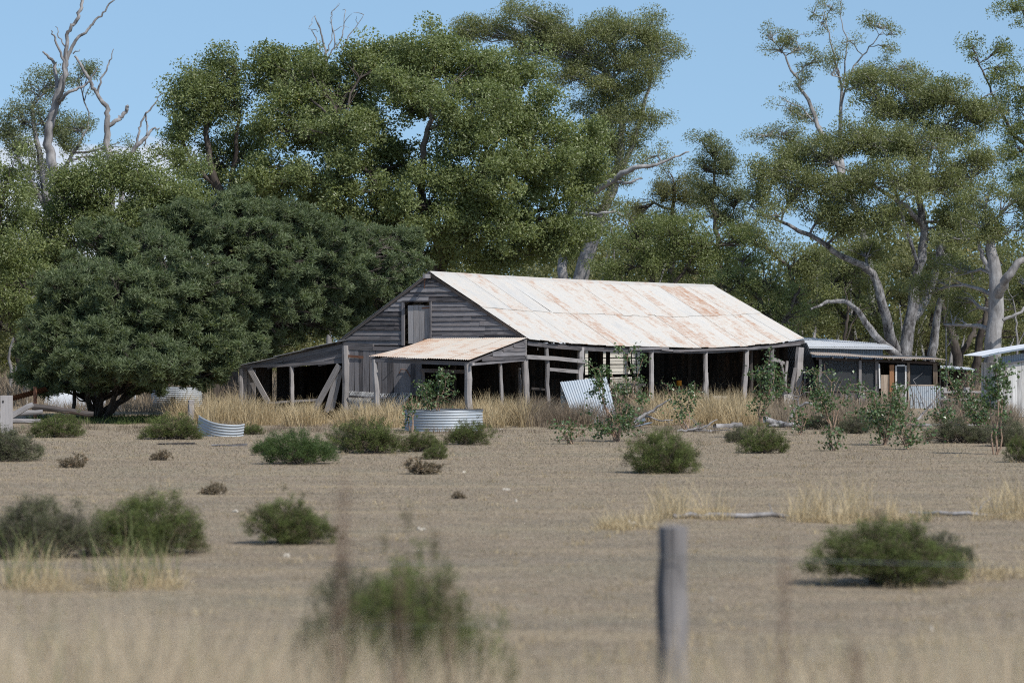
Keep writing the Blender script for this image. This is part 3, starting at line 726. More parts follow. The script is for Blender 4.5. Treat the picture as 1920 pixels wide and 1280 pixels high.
# inner walls of the barn
_, g0 = onv(1128, 700, 6.4); _, g1 = onv(1203, 700, 6.4)
nb = NB(); u = -0.0
while u < 24.4:
    wd_ = R.uniform(0.15, 0.2)
    ztop = 2.42-(R.uniform(0.08, 0.3) if R.uniform() < 0.10 else 0)
    if g0 < u < g1: u += wd_; continue
    if not (18.6 < u < 18.9):
        nb.beam(B(u+0.01, 6.45, 0), B(u+0.01, 6.45, ztop), wd_-0.003, 0.03, up=VH, tone=R.uniform(0.2, 0.9))
    u += wd_
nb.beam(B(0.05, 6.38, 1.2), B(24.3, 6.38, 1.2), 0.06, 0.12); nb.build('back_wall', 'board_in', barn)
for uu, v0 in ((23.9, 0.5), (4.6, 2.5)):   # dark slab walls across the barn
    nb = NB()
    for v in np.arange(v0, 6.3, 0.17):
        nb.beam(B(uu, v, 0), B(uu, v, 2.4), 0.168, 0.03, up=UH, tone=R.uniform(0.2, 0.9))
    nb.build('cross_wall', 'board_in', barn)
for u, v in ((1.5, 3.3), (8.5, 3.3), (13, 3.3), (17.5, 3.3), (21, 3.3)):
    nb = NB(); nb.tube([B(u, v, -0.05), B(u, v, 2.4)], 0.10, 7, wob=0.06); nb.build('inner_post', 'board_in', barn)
# hanging frame and crossed stick in the back opening
nb = NB()
for x in (1170, 1184, 1193):
    a, _ = onv(x, 660, 6.4); b2, _ = onv(x, 700, 6.4); nb.beam(b2, a, 0.03, 0.03, up=VH)
for y in (671, 683):
    a, _ = onv(1130, y, 6.4); b2, _ = onv(1204, y, 6.4); nb.beam(a, b2, 0.03, 0.035)
a, _ = onv(1174, 664, 6.0); b2, _ = onv(1189, 712, 6.0); nb.beam(a, b2, 0.06, 0.10, up=VH)
a, _ = onv(1140, 655, 6.0); b2, _ = onv(1140, 720, 6.0); nb.beam(b2, a, 0.3, 0.04, up=VH)
nb.build('window_bars', 'board_in', barn)
# iron sheets closing the far end
nb = NB()
a = B(24.4, 0.05, 2.35); b2 = B(25.3, -0.75, 0.0)
f = lambda s, t: lerp(lerp(B(24.45, -0.15, 2.45), B(25.35, -0.75, 0.0), t), lerp(B(24.45, 6.2, 2.45), B(25.6, 6.2, 0.0), t), s)
corr(nb, f, UH, 0, 1, 0, 1, 6.5, 2.6, rows=5, perwave=5, tone=0.4, amp=0.015)
nb.build('end_wall', 'zinc_dark', barn, smooth=True)

# ------------------------------------------------------------------ trees
TG = 'gum and shade trees round the old barn'
# dense blue-green shade tree left of the barn
tree('shade_tree', 'dense dark blue-green tree spreading low over the junk left of the barn', 104,
     [[(182, None, 0.13, -2.5), (180, 700, 0.15, -1.0), (210, 640, 0.15), (260, 560, 0.12, 1)], [(182, 745, 0.12, -1.2), (120, 690, 0.09, -1), (100, 640, 0.05, 0)],
      [(182, 735, 0.12, -1.2), (250, 700, 0.08, 0), (330, 690, 0.06, 1), (420, 660, 0.05, 3)], [(400, None, 0.16, 5), (405, 690, 0.14, 5), (450, 600, 0.1, 6), (560, 520, 0.07, 7)], [(400, 700, 0.1, 5), (370, 620, 0.08, 4), (350, 520, 0.06, 4)]],
     [(120, 655, 74, 66, -4), (200, 660, 80, 62, -6), (290, 672, 75, 48, -5.5), (150, 570, 88, 70, -3), (250, 570, 95, 75, -4.5), (370, 640, 85, 62, -3), (360, 540, 95, 75, -3), (250, 490, 95, 60, 0), (440, 650, 60, 44, 2.5), (120, 655, 80, 55, 0), (230, 655, 80, 58, -1.5), (330, 660, 80, 48, 0), (200, 640, 90, 60, 3.5), (200, 445, 55, 28, 0), (330, 402, 60, 26, 3), (520, 398, 60, 26, 6), (450, 380, 50, 22, 5), (640, 440, 55, 28, 9), (740, 445, 45, 24, 11), (150, 500, 40, 26, -1), (85, 702, 46, 34, -3), (140, 708, 50, 26, -4.5), (215, 710, 50, 24, -5), (285, 712, 45, 20, -4), (370, 702, 50, 26, -3), (60, 650, 34, 44, 0), (420, 560, 60, 50, -2), (100, 590, 50, 40, -3), (170, 680, 60, 34, -6.5), (260, 684, 60, 30, -7),
      (480, 560, 90, 70, 5), (480, 470, 95, 65, 4), (580, 520, 90, 70, 7), (560, 440, 90, 55, 6), (660, 510, 85, 65, 9), (730, 480, 70, 50, 11), (470, 640, 70, 40, 6.5), (560, 600, 70, 40, 8), (650, 590, 60, 40, 10), (350, 440, 90, 45, 3), (440, 410, 80, 40, 5), (720, 540, 50, 40, 11), (90, 690, 40, 34, -1)],
     leaf='leaf_dark', bark='bark_dark', LL=0.175, LW=0.036, dens=1.75, cr=0.17, per=50, group=TG, droop=-0.35, tw=0.45, splay=1.6, flat=0.8, depth=1.1)
# big bright-green tree in the middle
tree('shade_tree', 'big broad bright green tree with glossy leaves directly behind the barn gable', 128,
     [[(815, None, 0.4, 0), (820, 560, 0.36, 0), (828, 470, 0.3, -1), (850, 400, 0.22, -1), (900, 330, 0.14, -2)], [(822, 520, 0.22, 0), (760, 430, 0.17, -2), (700, 340, 0.1, -3), (640, 260, 0.07, -3)],
      [(790, 330, 0.14, -3.4), (795, 260, 0.12, -4), (812, 215, 0.08, -4), (800, 190, 0.05, -4)], [(828, 470, 0.2, -1), (790, 390, 0.16, -3), (788, 330, 0.14, -3.5)], [(850, 480, 0.15, 0), (960, 420, 0.1, 0), (1040, 380, 0.07, 0)]],
     [(540, 140, 78, 62, 2), (630, 170, 85, 70, 0), (710, 110, 72, 52, 0), (800, 105, 78, 56, -1), (880, 140, 80, 58, -1), (560, 240, 85, 65, 0), (660, 250, 80, 60, -3), (770, 180, 80, 55, -3), (870, 220, 88, 65, -4), (970, 200, 75, 65, -1),
      (960, 130, 55, 45, 0), (620, 340, 85, 60, -3), (500, 330, 70, 60, 0), (740, 300, 62, 50, -1), (800, 370, 85, 60, -4), (900, 320, 90, 65, -4), (1010, 300, 80, 70, -2), (1070, 260, 60, 50, 0), (910, 410, 90, 62, -3), (1010, 400, 80, 60, -1),
      (960, 470, 85, 45, 0), (850, 470, 60, 40, -1), (700, 400, 80, 50, -2), (1085, 340, 45, 50, 0), (1060, 450, 60, 50, 1), (620, 420, 80, 50, 0), (760, 430, 50, 35, 1)],
     leaf='leaf_mid', bark='bark_dark', LL=0.19, LW=0.105, dens=1.5, cr=0.50, per=74, group=TG, droop=0.25, tw=0.3)
tree('bushy_tree', 'rounded bright green tree with forked dark limbs, just left of the broad middle tree', 130,
     [[(430, None, 0.3, 0), (430, 480, 0.25, 0), (420, 380, 0.2, 0), (390, 300, 0.14, 0), (385, 220, 0.1, 0)], [(425, 400, 0.16), (440, 300, 0.1), (450, 210, 0.06)], [(410, 360, 0.1), (350, 290, 0.07), (330, 230, 0.05)]],
     [(400, 140, 58, 46), (380, 200, 62, 52), (340, 240, 50, 50), (430, 190, 42, 50), (330, 300, 42, 40, -1), (410, 300, 55, 45, 1), (470, 280, 48, 50, 2), (400, 370, 55, 40, 2), (480, 380, 50, 45, 0), (355, 170, 40, 40), (440, 120, 30, 30)],
     leaf='leaf_mid', LL=0.17, LW=0.09, dens=1.25, cr=0.5, per=68, group=TG, tw=0.5)
tree('bushy_tree', 'mid green spreading tree above the blue-green tree at the left', 121,
     [[(180, None, 0.3, 0), (185, 500, 0.25, 0), (200, 420, 0.2, 0)], [(190, 450, 0.12), (280, 390, 0.08), (330, 350, 0.06)]],
     [(130, 380, 70, 52), (200, 350, 75, 50), (280, 350, 72, 48), (110, 440, 65, 55), (200, 430, 80, 50), (300, 410, 78, 45), (380, 400, 60, 40), (90, 500, 50, 50), (240, 310, 40, 25), (360, 350, 45, 35), (150, 330, 40, 25)],
     leaf='leaf_mid', LL=0.17, LW=0.09, dens=1.4, cr=0.48, per=72, group=TG, tw=0.3)
tree('bushy_tree', 'leafy green tree cut off by the left edge of the view', 116,
     [[(-20, None, 0.25), (-20, 560, 0.2), (0, 450, 0.15)], [(40, 690, 0.12, 2), (25, 620, 0.1, 2), (5, 560, 0.07, 1)]],
     [(5, 330, 45, 50), (25, 400, 40, 50), (0, 460, 60, 60), (40, 520, 42, 50), (10, 580, 45, 40), (-60, 400, 60, 90), (-70, 540, 60, 70), (60, 590, 26, 30, 2)],
     leaf='leaf_mid', LL=0.17, LW=0.09, dens=1.2, cr=0.48, per=74, group=TG)
tree('gum_tree', 'grey-green gum with sky showing through, behind the dead grey trunk at the left', 152,
     [[(90, None, 0.3), (95, 500, 0.25), (90, 380, 0.2), (70, 280, 0.12), (60, 200, 0.08)], [(92, 400, 0.14), (50, 330, 0.1), (25, 270, 0.06)], [(88, 360, 0.14), (130, 300, 0.09), (165, 240, 0.05)], [(95, 420, 0.1), (40, 400, 0.07), (20, 360, 0.05)]],
     [(75, 160, 34, 32), (110, 150, 30, 28), (145, 140, 26, 30), (40, 220, 40, 32), (90, 220, 45, 38), (150, 235, 38, 32), (30, 270, 40, 30), (120, 270, 40, 34), (60, 310, 40, 28), (15, 240, 30, 34), (180, 290, 16, 16), (230, 285, 20, 14), (70, 345, 40, 26)],
     leaf='leaf_grey', bark='bark_mott', LL=0.17, LW=0.07, dens=0.95, cr=0.5, per=66, group=TG, tw=0.7)
# gum behind the middle, right of the bright tree
tree('gum_tree', 'tall olive gum with layered crown and pale forked trunk behind the middle of the roof', 148,
     [[(1075, None, 0.42), (1080, 540, 0.38), (1110, 450, 0.32), (1140, 380, 0.25), (1160, 310, 0.2), (1170, 230, 0.14), (1150, 150, 0.09)], [(1060, 560, 0.25), (1050, 470, 0.22, 1), (1070, 390, 0.18, 1), (1090, 330, 0.12), (1110, 270, 0.08)],
      [(1075, 385, 0.15, -1), (1130, 350, 0.13, -3), (1190, 312, 0.11, -4), (1235, 310, 0.07, -4), (1262, 295, 0.05, -4), (1292, 285, 0.03, -4)], [(1140, 380, 0.16), (1190, 260, 0.12), (1215, 180, 0.08), (1225, 110, 0.05)], [(1150, 340, 0.08, -2), (1175, 345, 0.06, -4), (1205, 335, 0.03, -4)],
      [(1080, 400, 0.07, -3), (1120, 398, 0.06, -4), (1155, 397, 0.05, -4), (1172, 404, 0.03, -4)]],
     [(990, 40, 62, 30), (920, 60, 45, 24), (1050, 60, 50, 36), (1010, 90, 55, 34), (1090, 80, 40, 34), (1150, 62, 45, 38), (1200, 55, 44, 34), (1240, 80, 26, 36), (1170, 110, 50, 38), (1220, 120, 34, 34), (1130, 150, 48, 34), (1190, 160, 40, 26),
      (890, 60, 30, 20), (1060, 130, 40, 40), (1120, 210, 45, 30, 1), (1215, 215, 38, 24), (1170, 225, 40, 24), (1110, 260, 40, 34), (1160, 280, 32, 22), (1225, 290, 26, 14, -3), (1100, 320, 45, 34), (1150, 330, 40, 30), (1120, 390, 40, 35), (1090, 460, 40, 30, 1), (1190, 250, 30, 20)],
     leaf='leaf_gum', bark='bark_gum', LL=0.17, LW=0.06, dens=1.9, cr=0.52, per=80, group=TG, tw=0.5, droop=0.6)
tree('gum_tree', 'slim gum with thin dark trunk against the sky between the tall gums', 150,
     [[(1352, None, 0.16), (1350, 520, 0.14), (1345, 440, 0.12), (1335, 380, 0.09), (1340, 310, 0.06)], [(1345, 430, 0.07), (1375, 400, 0.04)]],
     [(1340, 280, 32, 26), (1320, 310, 24, 22), (1365, 320, 24, 24), (1345, 350, 36, 26), (1310, 370, 24, 22), (1375, 375, 28, 24), (1345, 400, 40, 22), (1385, 420, 26, 22)],
     leaf='leaf_grey', bark='bark_dark', LL=0.16, LW=0.06, dens=1.5, cr=0.42, per=64, group=TG, tw=0.8)
tree('gum_tree', 'brownish olive gum with drooping crown between the middle gum and the slim one', 156,
     [[(1262, None, 0.2), (1260, 520, 0.17), (1262, 420, 0.12), (1265, 350, 0.08)]],
     [(1265, 335, 34, 28), (1240, 370, 30, 26), (1285, 370, 32, 28), (1262, 405, 44, 26), (1200, 380, 22, 30, 3), (1205, 430, 30, 26)],
     leaf='leaf_far', bark='bark_dark', LL=0.18, LW=0.06, dens=1.5, cr=0.5, per=66, group=TG, tw=0.5, droop=0.7)
tree('understorey_tree', 'low bright green bushy tree rising just behind the middle of the barn ridge', 136,
     [[(1230, None, 0.2), (1225, 560, 0.16), (1215, 490, 0.1)], [(1240, 560, 0.1), (1290, 500, 0.07), (1320, 460, 0.05)], [(1330, None, 0.15, 2), (1335, 560, 0.12, 2), (1360, 500, 0.08, 2)]],
     [(1190, 440, 60, 45), (1260, 430, 62, 44), (1320, 450, 58, 44), (1160, 500, 55, 35), (1230, 490, 60, 40), (1300, 500, 60, 38), (1370, 500, 52, 40, 1), (1380, 450, 32, 30), (1150, 440, 38, 30, 2)],
     leaf='leaf_mid', LL=0.15, LW=0.07, dens=1.0, cr=0.46, per=70, group=TG, tw=0.55)
tree('understorey_tree', 'low green tree leaning out over the right end of the barn roof', 131,
     [[(1450, None, 0.2), (1452, 640, 0.17), (1430, 570, 0.12), (1400, 530, 0.08)], [(1452, 640, 0.12), (1480, 580, 0.08), (1500, 540, 0.05)]],
     [(1400, 520, 48, 34), (1450, 530, 50, 38), (1420, 570, 48, 34), (1470, 590, 46, 34), (1390, 480, 40, 26, 2), (1450, 620, 40, 24, 1), (1500, 560, 34, 30, 1), (1500, 620, 26, 20, 1), (1360, 540, 34, 22)],
     leaf='leaf_mid', LL=0.13, LW=0.065, dens=0.8, cr=0.42, per=64, group=TG, tw=0.7)
tree('understorey_tree', 'dark low tree filling the gap under the long pale limb at the right', 150,
     [[(1490, None, 0.2), (1490, 560, 0.15), (1480, 500, 0.1)]],
     [(1440, 460, 45, 36), (1490, 480, 50, 40), (1540, 500, 50, 40), (1580, 480, 40, 36), (1400, 440, 38, 30), (1560, 560, 50, 40), (1510, 540, 45, 36)],
     leaf='leaf_gum', LL=0.17, LW=0.07, dens=0.8, cr=0.5, per=66, group=TG, tw=0.4)
# tall sparse gum on the right skyline
tree('gum_tree', 'tallest thin-crowned gum with curving twigs against the sky at the right', 150,
     [[(1640, None, 0.231), (1635, 520, 0.198), (1610, 400, 0.158), (1560, 290, 0.132), (1520, 200, 0.092), (1490, 140, 0.059), (1465, 95, 0.033)], [(1580, 330, 0.132), (1575, 250, 0.099, 2), (1578, 160, 0.066, 2), (1560, 90, 0.040, 2), (1545, 20, 0.020, 2)],
      [(1577, 200, 0.053, 1), (1600, 120, 0.040, 1), (1640, 80, 0.026, 1), (1660, 50, 0.013, 1)], [(1578, 180, 0.040, 2), (1590, 100, 0.033, 2), (1575, 30, 0.020, 2), (1580, -10, 0.02, 2)], [(1540, 240, 0.053), (1500, 200, 0.033), (1460, 180, 0.020)], [(1560, 300, 0.066), (1500, 270, 0.040), (1440, 250, 0.026), (1410, 270, 0.013)]],
     [(1440, 65, 28, 16), (1480, 60, 28, 22), (1500, 85, 34, 20), (1465, 95, 30, 16), (1525, 20, 14, 12), (1560, 10, 24, 14), (1540, 40, 14, 20), (1625, 30, 14, 12), (1650, 45, 34, 16), (1680, 60, 18, 14), (1660, 80, 20, 16), (1530, 110, 36, 20), (1480, 200, 24, 16), (1500, 215, 40, 22),
      (1440, 250, 34, 20), (1470, 240, 34, 26), (1490, 280, 40, 24), (1560, 130, 20, 34), (1500, 150, 28, 20), (1640, 130, 40, 26), (1690, 140, 44, 26), (1720, 150, 34, 28), (1610, 160, 26, 30), (1590, 70, 12, 20)],
     leaf='leaf_gum', bark='bark_gum', LL=0.16, LW=0.06, dens=0.66, cr=0.42, per=48, group=TG, tw=1.0, droop=0.6, limb=0.8)
# big gum with many trunks
tree('gum_tree', 'big spreading gum with several thick mottled trunks behind the screened shed', 132,
     [[(1690, None, 0.316), (1700, 640, 0.275), (1720, 520, 0.220), (1735, 430, 0.179), (1715, 330, 0.124), (1710, 250, 0.083)],
      [(1680, 660, 0.234), (1655, 580, 0.193, -1), (1640, 510, 0.151, -1), (1580, 480, 0.117, -2), (1500, 430, 0.083, -3), (1440, 410, 0.048, -3), (1400, 380, 0.021, -3)],
      [(1685, 670, 0.193, -1), (1640, 630, 0.151, -2), (1600, 570, 0.110, -3), (1560, 565, 0.083, -3), (1520, 580, 0.041, -4)],
      [(1700, 620, 0.151, 1), (1740, 560, 0.179, 2), (1760, 480, 0.138, 2), (1770, 400, 0.083, 2)], [(1735, None, 0.193, 3), (1750, 640, 0.179, 3), (1765, 560, 0.124, 3)],
      [(1735, 430, 0.124), (1690, 380, 0.096, -1), (1640, 350, 0.069, -2), (1590, 320, 0.041, -3)], [(1722, 500, 0.083, -1), (1660, 300, 0.062, -3), (1650, 260, 0.041, -3)], [(1720, 350, 0.069), (1760, 240, 0.048), (1830, 190, 0.028), (1870, 170, 0.014)]],
     [(1440, 320, 40, 32, -3), (1490, 340, 45, 34, -3), (1540, 290, 45, 36, -2), (1600, 260, 50, 36, -2), (1560, 350, 55, 36, -3), (1620, 330, 55, 38, -3), (1660, 200, 50, 34), (1720, 200, 52, 36), (1770, 180, 50, 34), (1650, 270, 55, 40, -2), (1720, 270, 60, 40, -3),
      (1790, 240, 52, 38), (1830, 220, 36, 34), (1680, 340, 50, 38, -4), (1750, 340, 60, 42, -2), (1820, 320, 55, 42, -1), (1590, 410, 55, 32, -3), (1650, 410, 45, 30, -4), (1540, 400, 38, 24, -3), (1790, 410, 50, 40, 0), (1700, 400, 34, 28, 2), (1470, 290, 34, 24, -2), (1430, 360, 30, 24, -3), (1620, 470, 40, 26, 1), (1770, 470, 36, 26, 3), (1460, 400, 30, 16, -4), (1640, 150, 36, 22), (1700, 150, 40, 22)],
     leaf='leaf_gum', bark='bark_mott', LL=0.165, LW=0.068, dens=1.75, cr=0.46, per=68, group=TG, tw=0.75, droop=0.5, flat=0.8)
tree('gum_tree', 'smooth white-trunked gum standing behind the white slatted shed', 120,
     [[(1858, None, 0.33), (1862, 640, 0.30), (1870, 540, 0.27), (1866, 490, 0.22), (1850, 430, 0.12)], [(1868, 560, 0.2), (1888, 520, 0.17, -1), (1915, 490, 0.12, -1), (1950, 460, 0.08)], [(1866, 520, 0.13), (1845, 490, 0.1), (1835, 450, 0.05)], [(1880, 600, 0.07, -1), (1910, 590, 0.06, -1), (1935, 560, 0.04)]],
     [(1790, 440, 38, 30), (1840, 420, 45, 32), (1890, 430, 42, 30), (1780, 500, 42, 36, 1), (1740, 540, 34, 34, 2), (1800, 560, 40, 30, 3), (1930, 400, 40, 36), (1900, 370, 40, 30), (1850, 370, 40, 28), (1960, 470, 40, 40), (1770, 600, 34, 24, 3), (1980, 380, 60, 60), (1910, 520, 22, 20, 2)],
     leaf='leaf_gum', bark='bark_gum', LL=0.15, LW=0.062, dens=0.95, cr=0.42, per=62, group=TG, tw=0.7, droop=0.5)
tree('gum_tree', 'leafy gum reaching in from the top right corner of the view', 140,
     [[(2010, None, 0.4), (2010, 500, 0.34), (1990, 350, 0.25), (1960, 240, 0.16), (1930, 160, 0.1)], [(1975, 300, 0.14), (1900, 260, 0.08), (1870, 190, 0.05), (1835, 120, 0.03)], [(1960, 240, 0.1), (1940, 100, 0.07), (1920, 20, 0.04)]],
     [(1900, 15, 26, 22), (1940, 10, 40, 30), (1825, 80, 20, 14), (1860, 95, 32, 20), (1885, 120, 34, 26), (1835, 110, 16, 16), (1905, 160, 36, 30), (1890, 200, 34, 26), (1930, 220, 40, 36), (1900, 280, 44, 34), (1960, 120, 40, 50), (1920, 330, 44, 36), (1980, 220, 50, 60), (1890, 245, 30, 20)],
     leaf='leaf_mid', bark='bark_dark', LL=0.16, LW=0.075, dens=0.75, cr=0.46, per=70, group=TG, tw=0.6)
tree('understorey_tree', 'young dark tree below the white-trunked gum, left of its trunk', 138,
     [[(1800, None, 0.24), (1790, 640, 0.2), (1770, 590, 0.13), (1765, 540, 0.08)], [(1822, None, 0.2, 1), (1835, 650, 0.17, 1), (1848, 590, 0.12, 1), (1850, 560, 0.06, 1)], [(1780, None, 0.16, 2), (1800, 670, 0.14, 2), (1826, 620, 0.1, 2), (1840, 600, 0.06, 2)]],
     [(1800, 520, 40, 30), (1840, 540, 36, 28), (1760, 560, 30, 26), (1880, 570, 34, 26, 3), (1910, 620, 36, 30, 3)],
     leaf='leaf_far', bark='bark_dark', LL=0.15, LW=0.06, dens=0.6, cr=0.45, per=60, group=TG, tw=0.8)
for (x, Y, lbs, lb, lm) in ((1600, 146, [(1560, 520, 50, 40), (1610, 500, 50, 40), (1650, 560, 50, 45), (1590, 590, 50, 40), (1540, 600, 40, 35), (1640, 620, 45, 30)], 'olive understorey tree filling the gap just left of the mottled gum trunks', 'leaf_gum'),
        (1745, 147, [(1720, 500, 48, 40), (1780, 480, 50, 40), (1760, 560, 50, 42), (1800, 600, 44, 36), (1730, 610, 40, 36), (1690, 560, 40, 40)], 'olive understorey tree filling the gap between mottled and white trunks', 'leaf_far'),
        (1925, 145, [(1890, 500, 44, 40), (1940, 480, 50, 50), (1930, 570, 50, 45), (1880, 600, 40, 34), (1980, 560, 60, 70), (1900, 650, 36, 24)], 'leafy understorey tree behind the white trunk at the right edge', 'leaf_gum'),
        (40, 140, [(30, 520, 60, 50), (90, 560, 50, 50), (0, 600, 60, 50), (60, 640, 50, 34), (-60, 560, 60, 80)], 'dull understorey tree behind the crowns at the lower left', 'leaf_far')):
    tree('understorey_tree', lb, Y, [[(x, None, 0.14), (x-5, 640, 0.11), (x+8, 560, 0.08)]], lbs, leaf=lm, bark='bark_dark', LL=0.18, LW=0.075, dens=0.8, cr=0.48, per=64, group=TG, tw=0.5)
# dead trees
DG = 'dead grey trees above the left crowns'
dead_tree('dead_tree', 'tall dead grey tree with curved trunk and two long upper limbs, at the left', 141,
     [[(118, None, 0.36), (112, 420, 0.34), (100, 310, 0.31), (88, 260, 0.28), (100, 215, 0.25), (112, 170, 0.22), (122, 130, 0.17), (126, 90, 0.12), (128, 55, 0.11), (145, 40, 0.11), (153, 15, 0.10), (152, -15, 0.09)],
      [(122, 120, 0.12), (138, 80, 0.10), (160, 60, 0.08), (178, 42, 0.07), (195, 20, 0.055), (218, -6, 0.04)], [(108, 195, 0.13), (122, 150, 0.10, -1), (115, 105, 0.08, -1), (103, 75, 0.06, -1), (96, 58, 0.03, -1)],
      [(108, 180, 0.13), (106, 130, 0.11, 1), (95, 108, 0.09, 1), (80, 97, 0.05, 1)], [(110, 195, 0.12), (125, 175, 0.1, -1), (150, 165, 0.08, -1), (168, 155, 0.06, -1), (182, 128, 0.03, -1)],
      [(126, 95, 0.05), (114, 75, 0.04), (104, 50, 0.02)], [(137, 100, 0.04), (150, 93, 0.02)]], group=DG)
dead_tree('dead_tree', 'thinner dead grey tree with one broken stub, right of the tall curved dead one', 143,
     [[(212, None, 0.28), (208, 420, 0.26), (206, 310, 0.23), (200, 240, 0.19), (203, 205, 0.14), (185, 180, 0.11), (172, 160, 0.10), (158, 130, 0.09), (140, 105, 0.06)],
      [(203, 236, 0.14), (222, 225, 0.13), (233, 212, 0.12), (240, 199, 0.11)], [(184, 178, 0.07), (188, 150, 0.06), (205, 120, 0.045), (213, 92, 0.02)]], group=DG)
dead_tree('dead_tree', 'low dead tree with forked pale branches beside the rounded green tree', 143,
     [[(215, None, 0.2), (222, 420, 0.18), (232, 310, 0.16), (255, 275, 0.13), (275, 258, 0.1), (285, 240, 0.07), (300, 240, 0.03)], [(255, 275, 0.09), (262, 240, 0.06), (273, 215, 0.06), (287, 200, 0.05), (299, 180, 0.02)], [(273, 215, 0.05), (278, 240, 0.04), (270, 275, 0.04)]], group=DG, twigs=1)
dead_tree('dead_tree', 'bare twiggy dead treetop showing above the broad middle tree', 150,
     [[(615, None, 0.2), (615, 300, 0.14), (612, 110, 0.08), (605, 70, 0.06), (590, 30, 0.03)], [(612, 110, 0.06), (630, 85, 0.05), (620, 40, 0.03), (621, 25, 0.02)], [(630, 90, 0.05), (645, 60, 0.04), (648, 20, 0.02)], [(640, 95, 0.05), (655, 70, 0.04), (682, 28, 0.015)],
      [(600, 95, 0.05), (588, 60, 0.03), (580, 50, 0.015)], [(612, 100, 0.04), (625, 70, 0.03), (622, 22, 0.01)]], group=DG, twigs=2)
# slender understorey trunks, each a sapling of its own
for i, (x, yt, w_, Y, lb) in enumerate(((1776, 470, 0.05, 124, 'thin leafless sapling with pale stem between the screened shed and the white shed'), (1580, 560, 0.12, 140, 'short dark stem standing left of the mottled trunks'),
                         (1470, 545, 0.1, 150, 'slim pale stem behind the right end of the barn roof'), (50, 560, 0.14, 128, 'pale slanting stem under the crowns at the left edge'),
                         (1908, 560, 0.08, 128, 'slim bare stem right of the white trunk'), (22, 600, 0.10, 134, 'thin grey stem at the left edge'))):
    dead_tree('sapling', lb, Y, [[(x, None, w_), (x+R.normal(0, 4), (690+yt)/2, w_*0.8), (x+R.normal(0, 8), yt+20, w_*0.6), (x+R.normal(0, 14), yt-20, w_*0.2)], [(x, 650, w_*0.5), (x+22, 600, w_*0.3), (x+34, 570, w_*0.15)]], 'bark_dead' if i != 1 else 'bark_dark', 'thin bare stems under the trees', 3)
# far wood behind everything
nb = NB(); tk = NB()
nq = 4600
cx = R.uniform(-48, 48, nq); cy = R.uniform(168, 196, nq); cz = R.uniform(0.0, 1, nq)*(7.6+1.6*np.sin(cx*0.35)+R.normal(0, 0.8, nq))
m_ = 64; idx = np.repeat(np.arange(nq), m_); off = rdir(len(idx))*(R.uniform(0, 1, len(idx))**0.4)[:, None]*np.array([1.3, 1.3, 0.9])
C = np.stack([cx, cy, cz], 1)[idx]+off; C[:, 2] = np.maximum(C[:, 2], 0.1)
D = rdir(len(idx))+[0, 0, -0.4]; D /= np.linalg.norm(D, axis=1, keepdims=True)
add_leaves(nb, C, D, R.uniform(0.22, 0.4, len(idx)), R.uniform(0.10, 0.18, len(idx)), 0.45+R.normal(0, 0.12, nq)[idx]+R.normal(0, 0.18, len(idx)))
o = nb.build('distant_wood', 'leaf_far'); o['kind'] = 'stuff'; tag(o, 'hazy olive wood of distant gums closing the view behind all the trees', 'wood')
for i in range(110):
    x = R.uniform(-46, 46); y = R.uniform(150, 172); h = R.uniform(3, 8)
    if 380 < 960+x/y*F < 1080: continue
    tk.tube(path([x, y, -0.1], [x+R.normal(0, 0.7), y, h], 6, 0.06), np.linspace(R.uniform(0.05, 0.14), 0.03, 6), 5)
o = tk.build('distant_trunks', 'bark_dead'); o['kind'] = 'stuff'; tag(o, 'thin grey trunks standing along the edge of the distant wood', 'wood')
# brown scrub under the trees
nb = NB(); n = 34000
bx = np.stack([R.uniform(-38, 38, n), R.uniform(118, 180, n), np.zeros(n)], 1)
blades(nb, bx, R.uniform(0.4, 1.5, n), R.normal(0, 0.45, (n, 2)), 0.04, R.uniform(0, 1, n))
o = nb.build('dry_undergrowth', 'straw_brown'); o['kind'] = 'stuff'; tag(o, 'tangled brown dry undergrowth on the ground among the tree trunks', 'undergrowth')

# ------------------------------------------------------------------ things lying about
def ring(nb, c, r, z0, z1, a0=0, a1=2*math.pi, pitch=0.076, amp=0.011, tilt=None, dent=0.02, na=72, tone=0.5):
    nz_ = int((z1-z0)/pitch*6)+1; Z = np.linspace(z0, z1, nz_); A = np.linspace(a0, a1, na); ph = R.uniform(0, 6, 3)
    for rad_off in (0.0, -0.012):
        P = np.zeros((na, nz_, 3)); Uv = np.zeros((na, nz_, 2))
        for i, a in enumerate(A):
            for j, z in enumerate(Z):
                rr = r+rad_off+amp*math.sin(2*math.pi*z/pitch)+dent*math.sin(3*a+ph[0])+dent*0.6*math.sin(7*a+ph[1])*(z-z0)
                P[i, j] = (rr*math.cos(a), rr*math.sin(a), z); Uv[i, j] = (z, a*r)
        P = P.reshape(-1, 3)
        if tilt is not None: P = P @ np.array(tilt).T
        P = P+np.asarray(c); nb.grid(P.reshape(na, nz_, 3), Uv[..., ::-1].copy(), tone)
def rotm(ax, deg):
    from mathutils import Matrix
    return np.array(Matrix.Rotation(math.radians(deg), 3, ax))
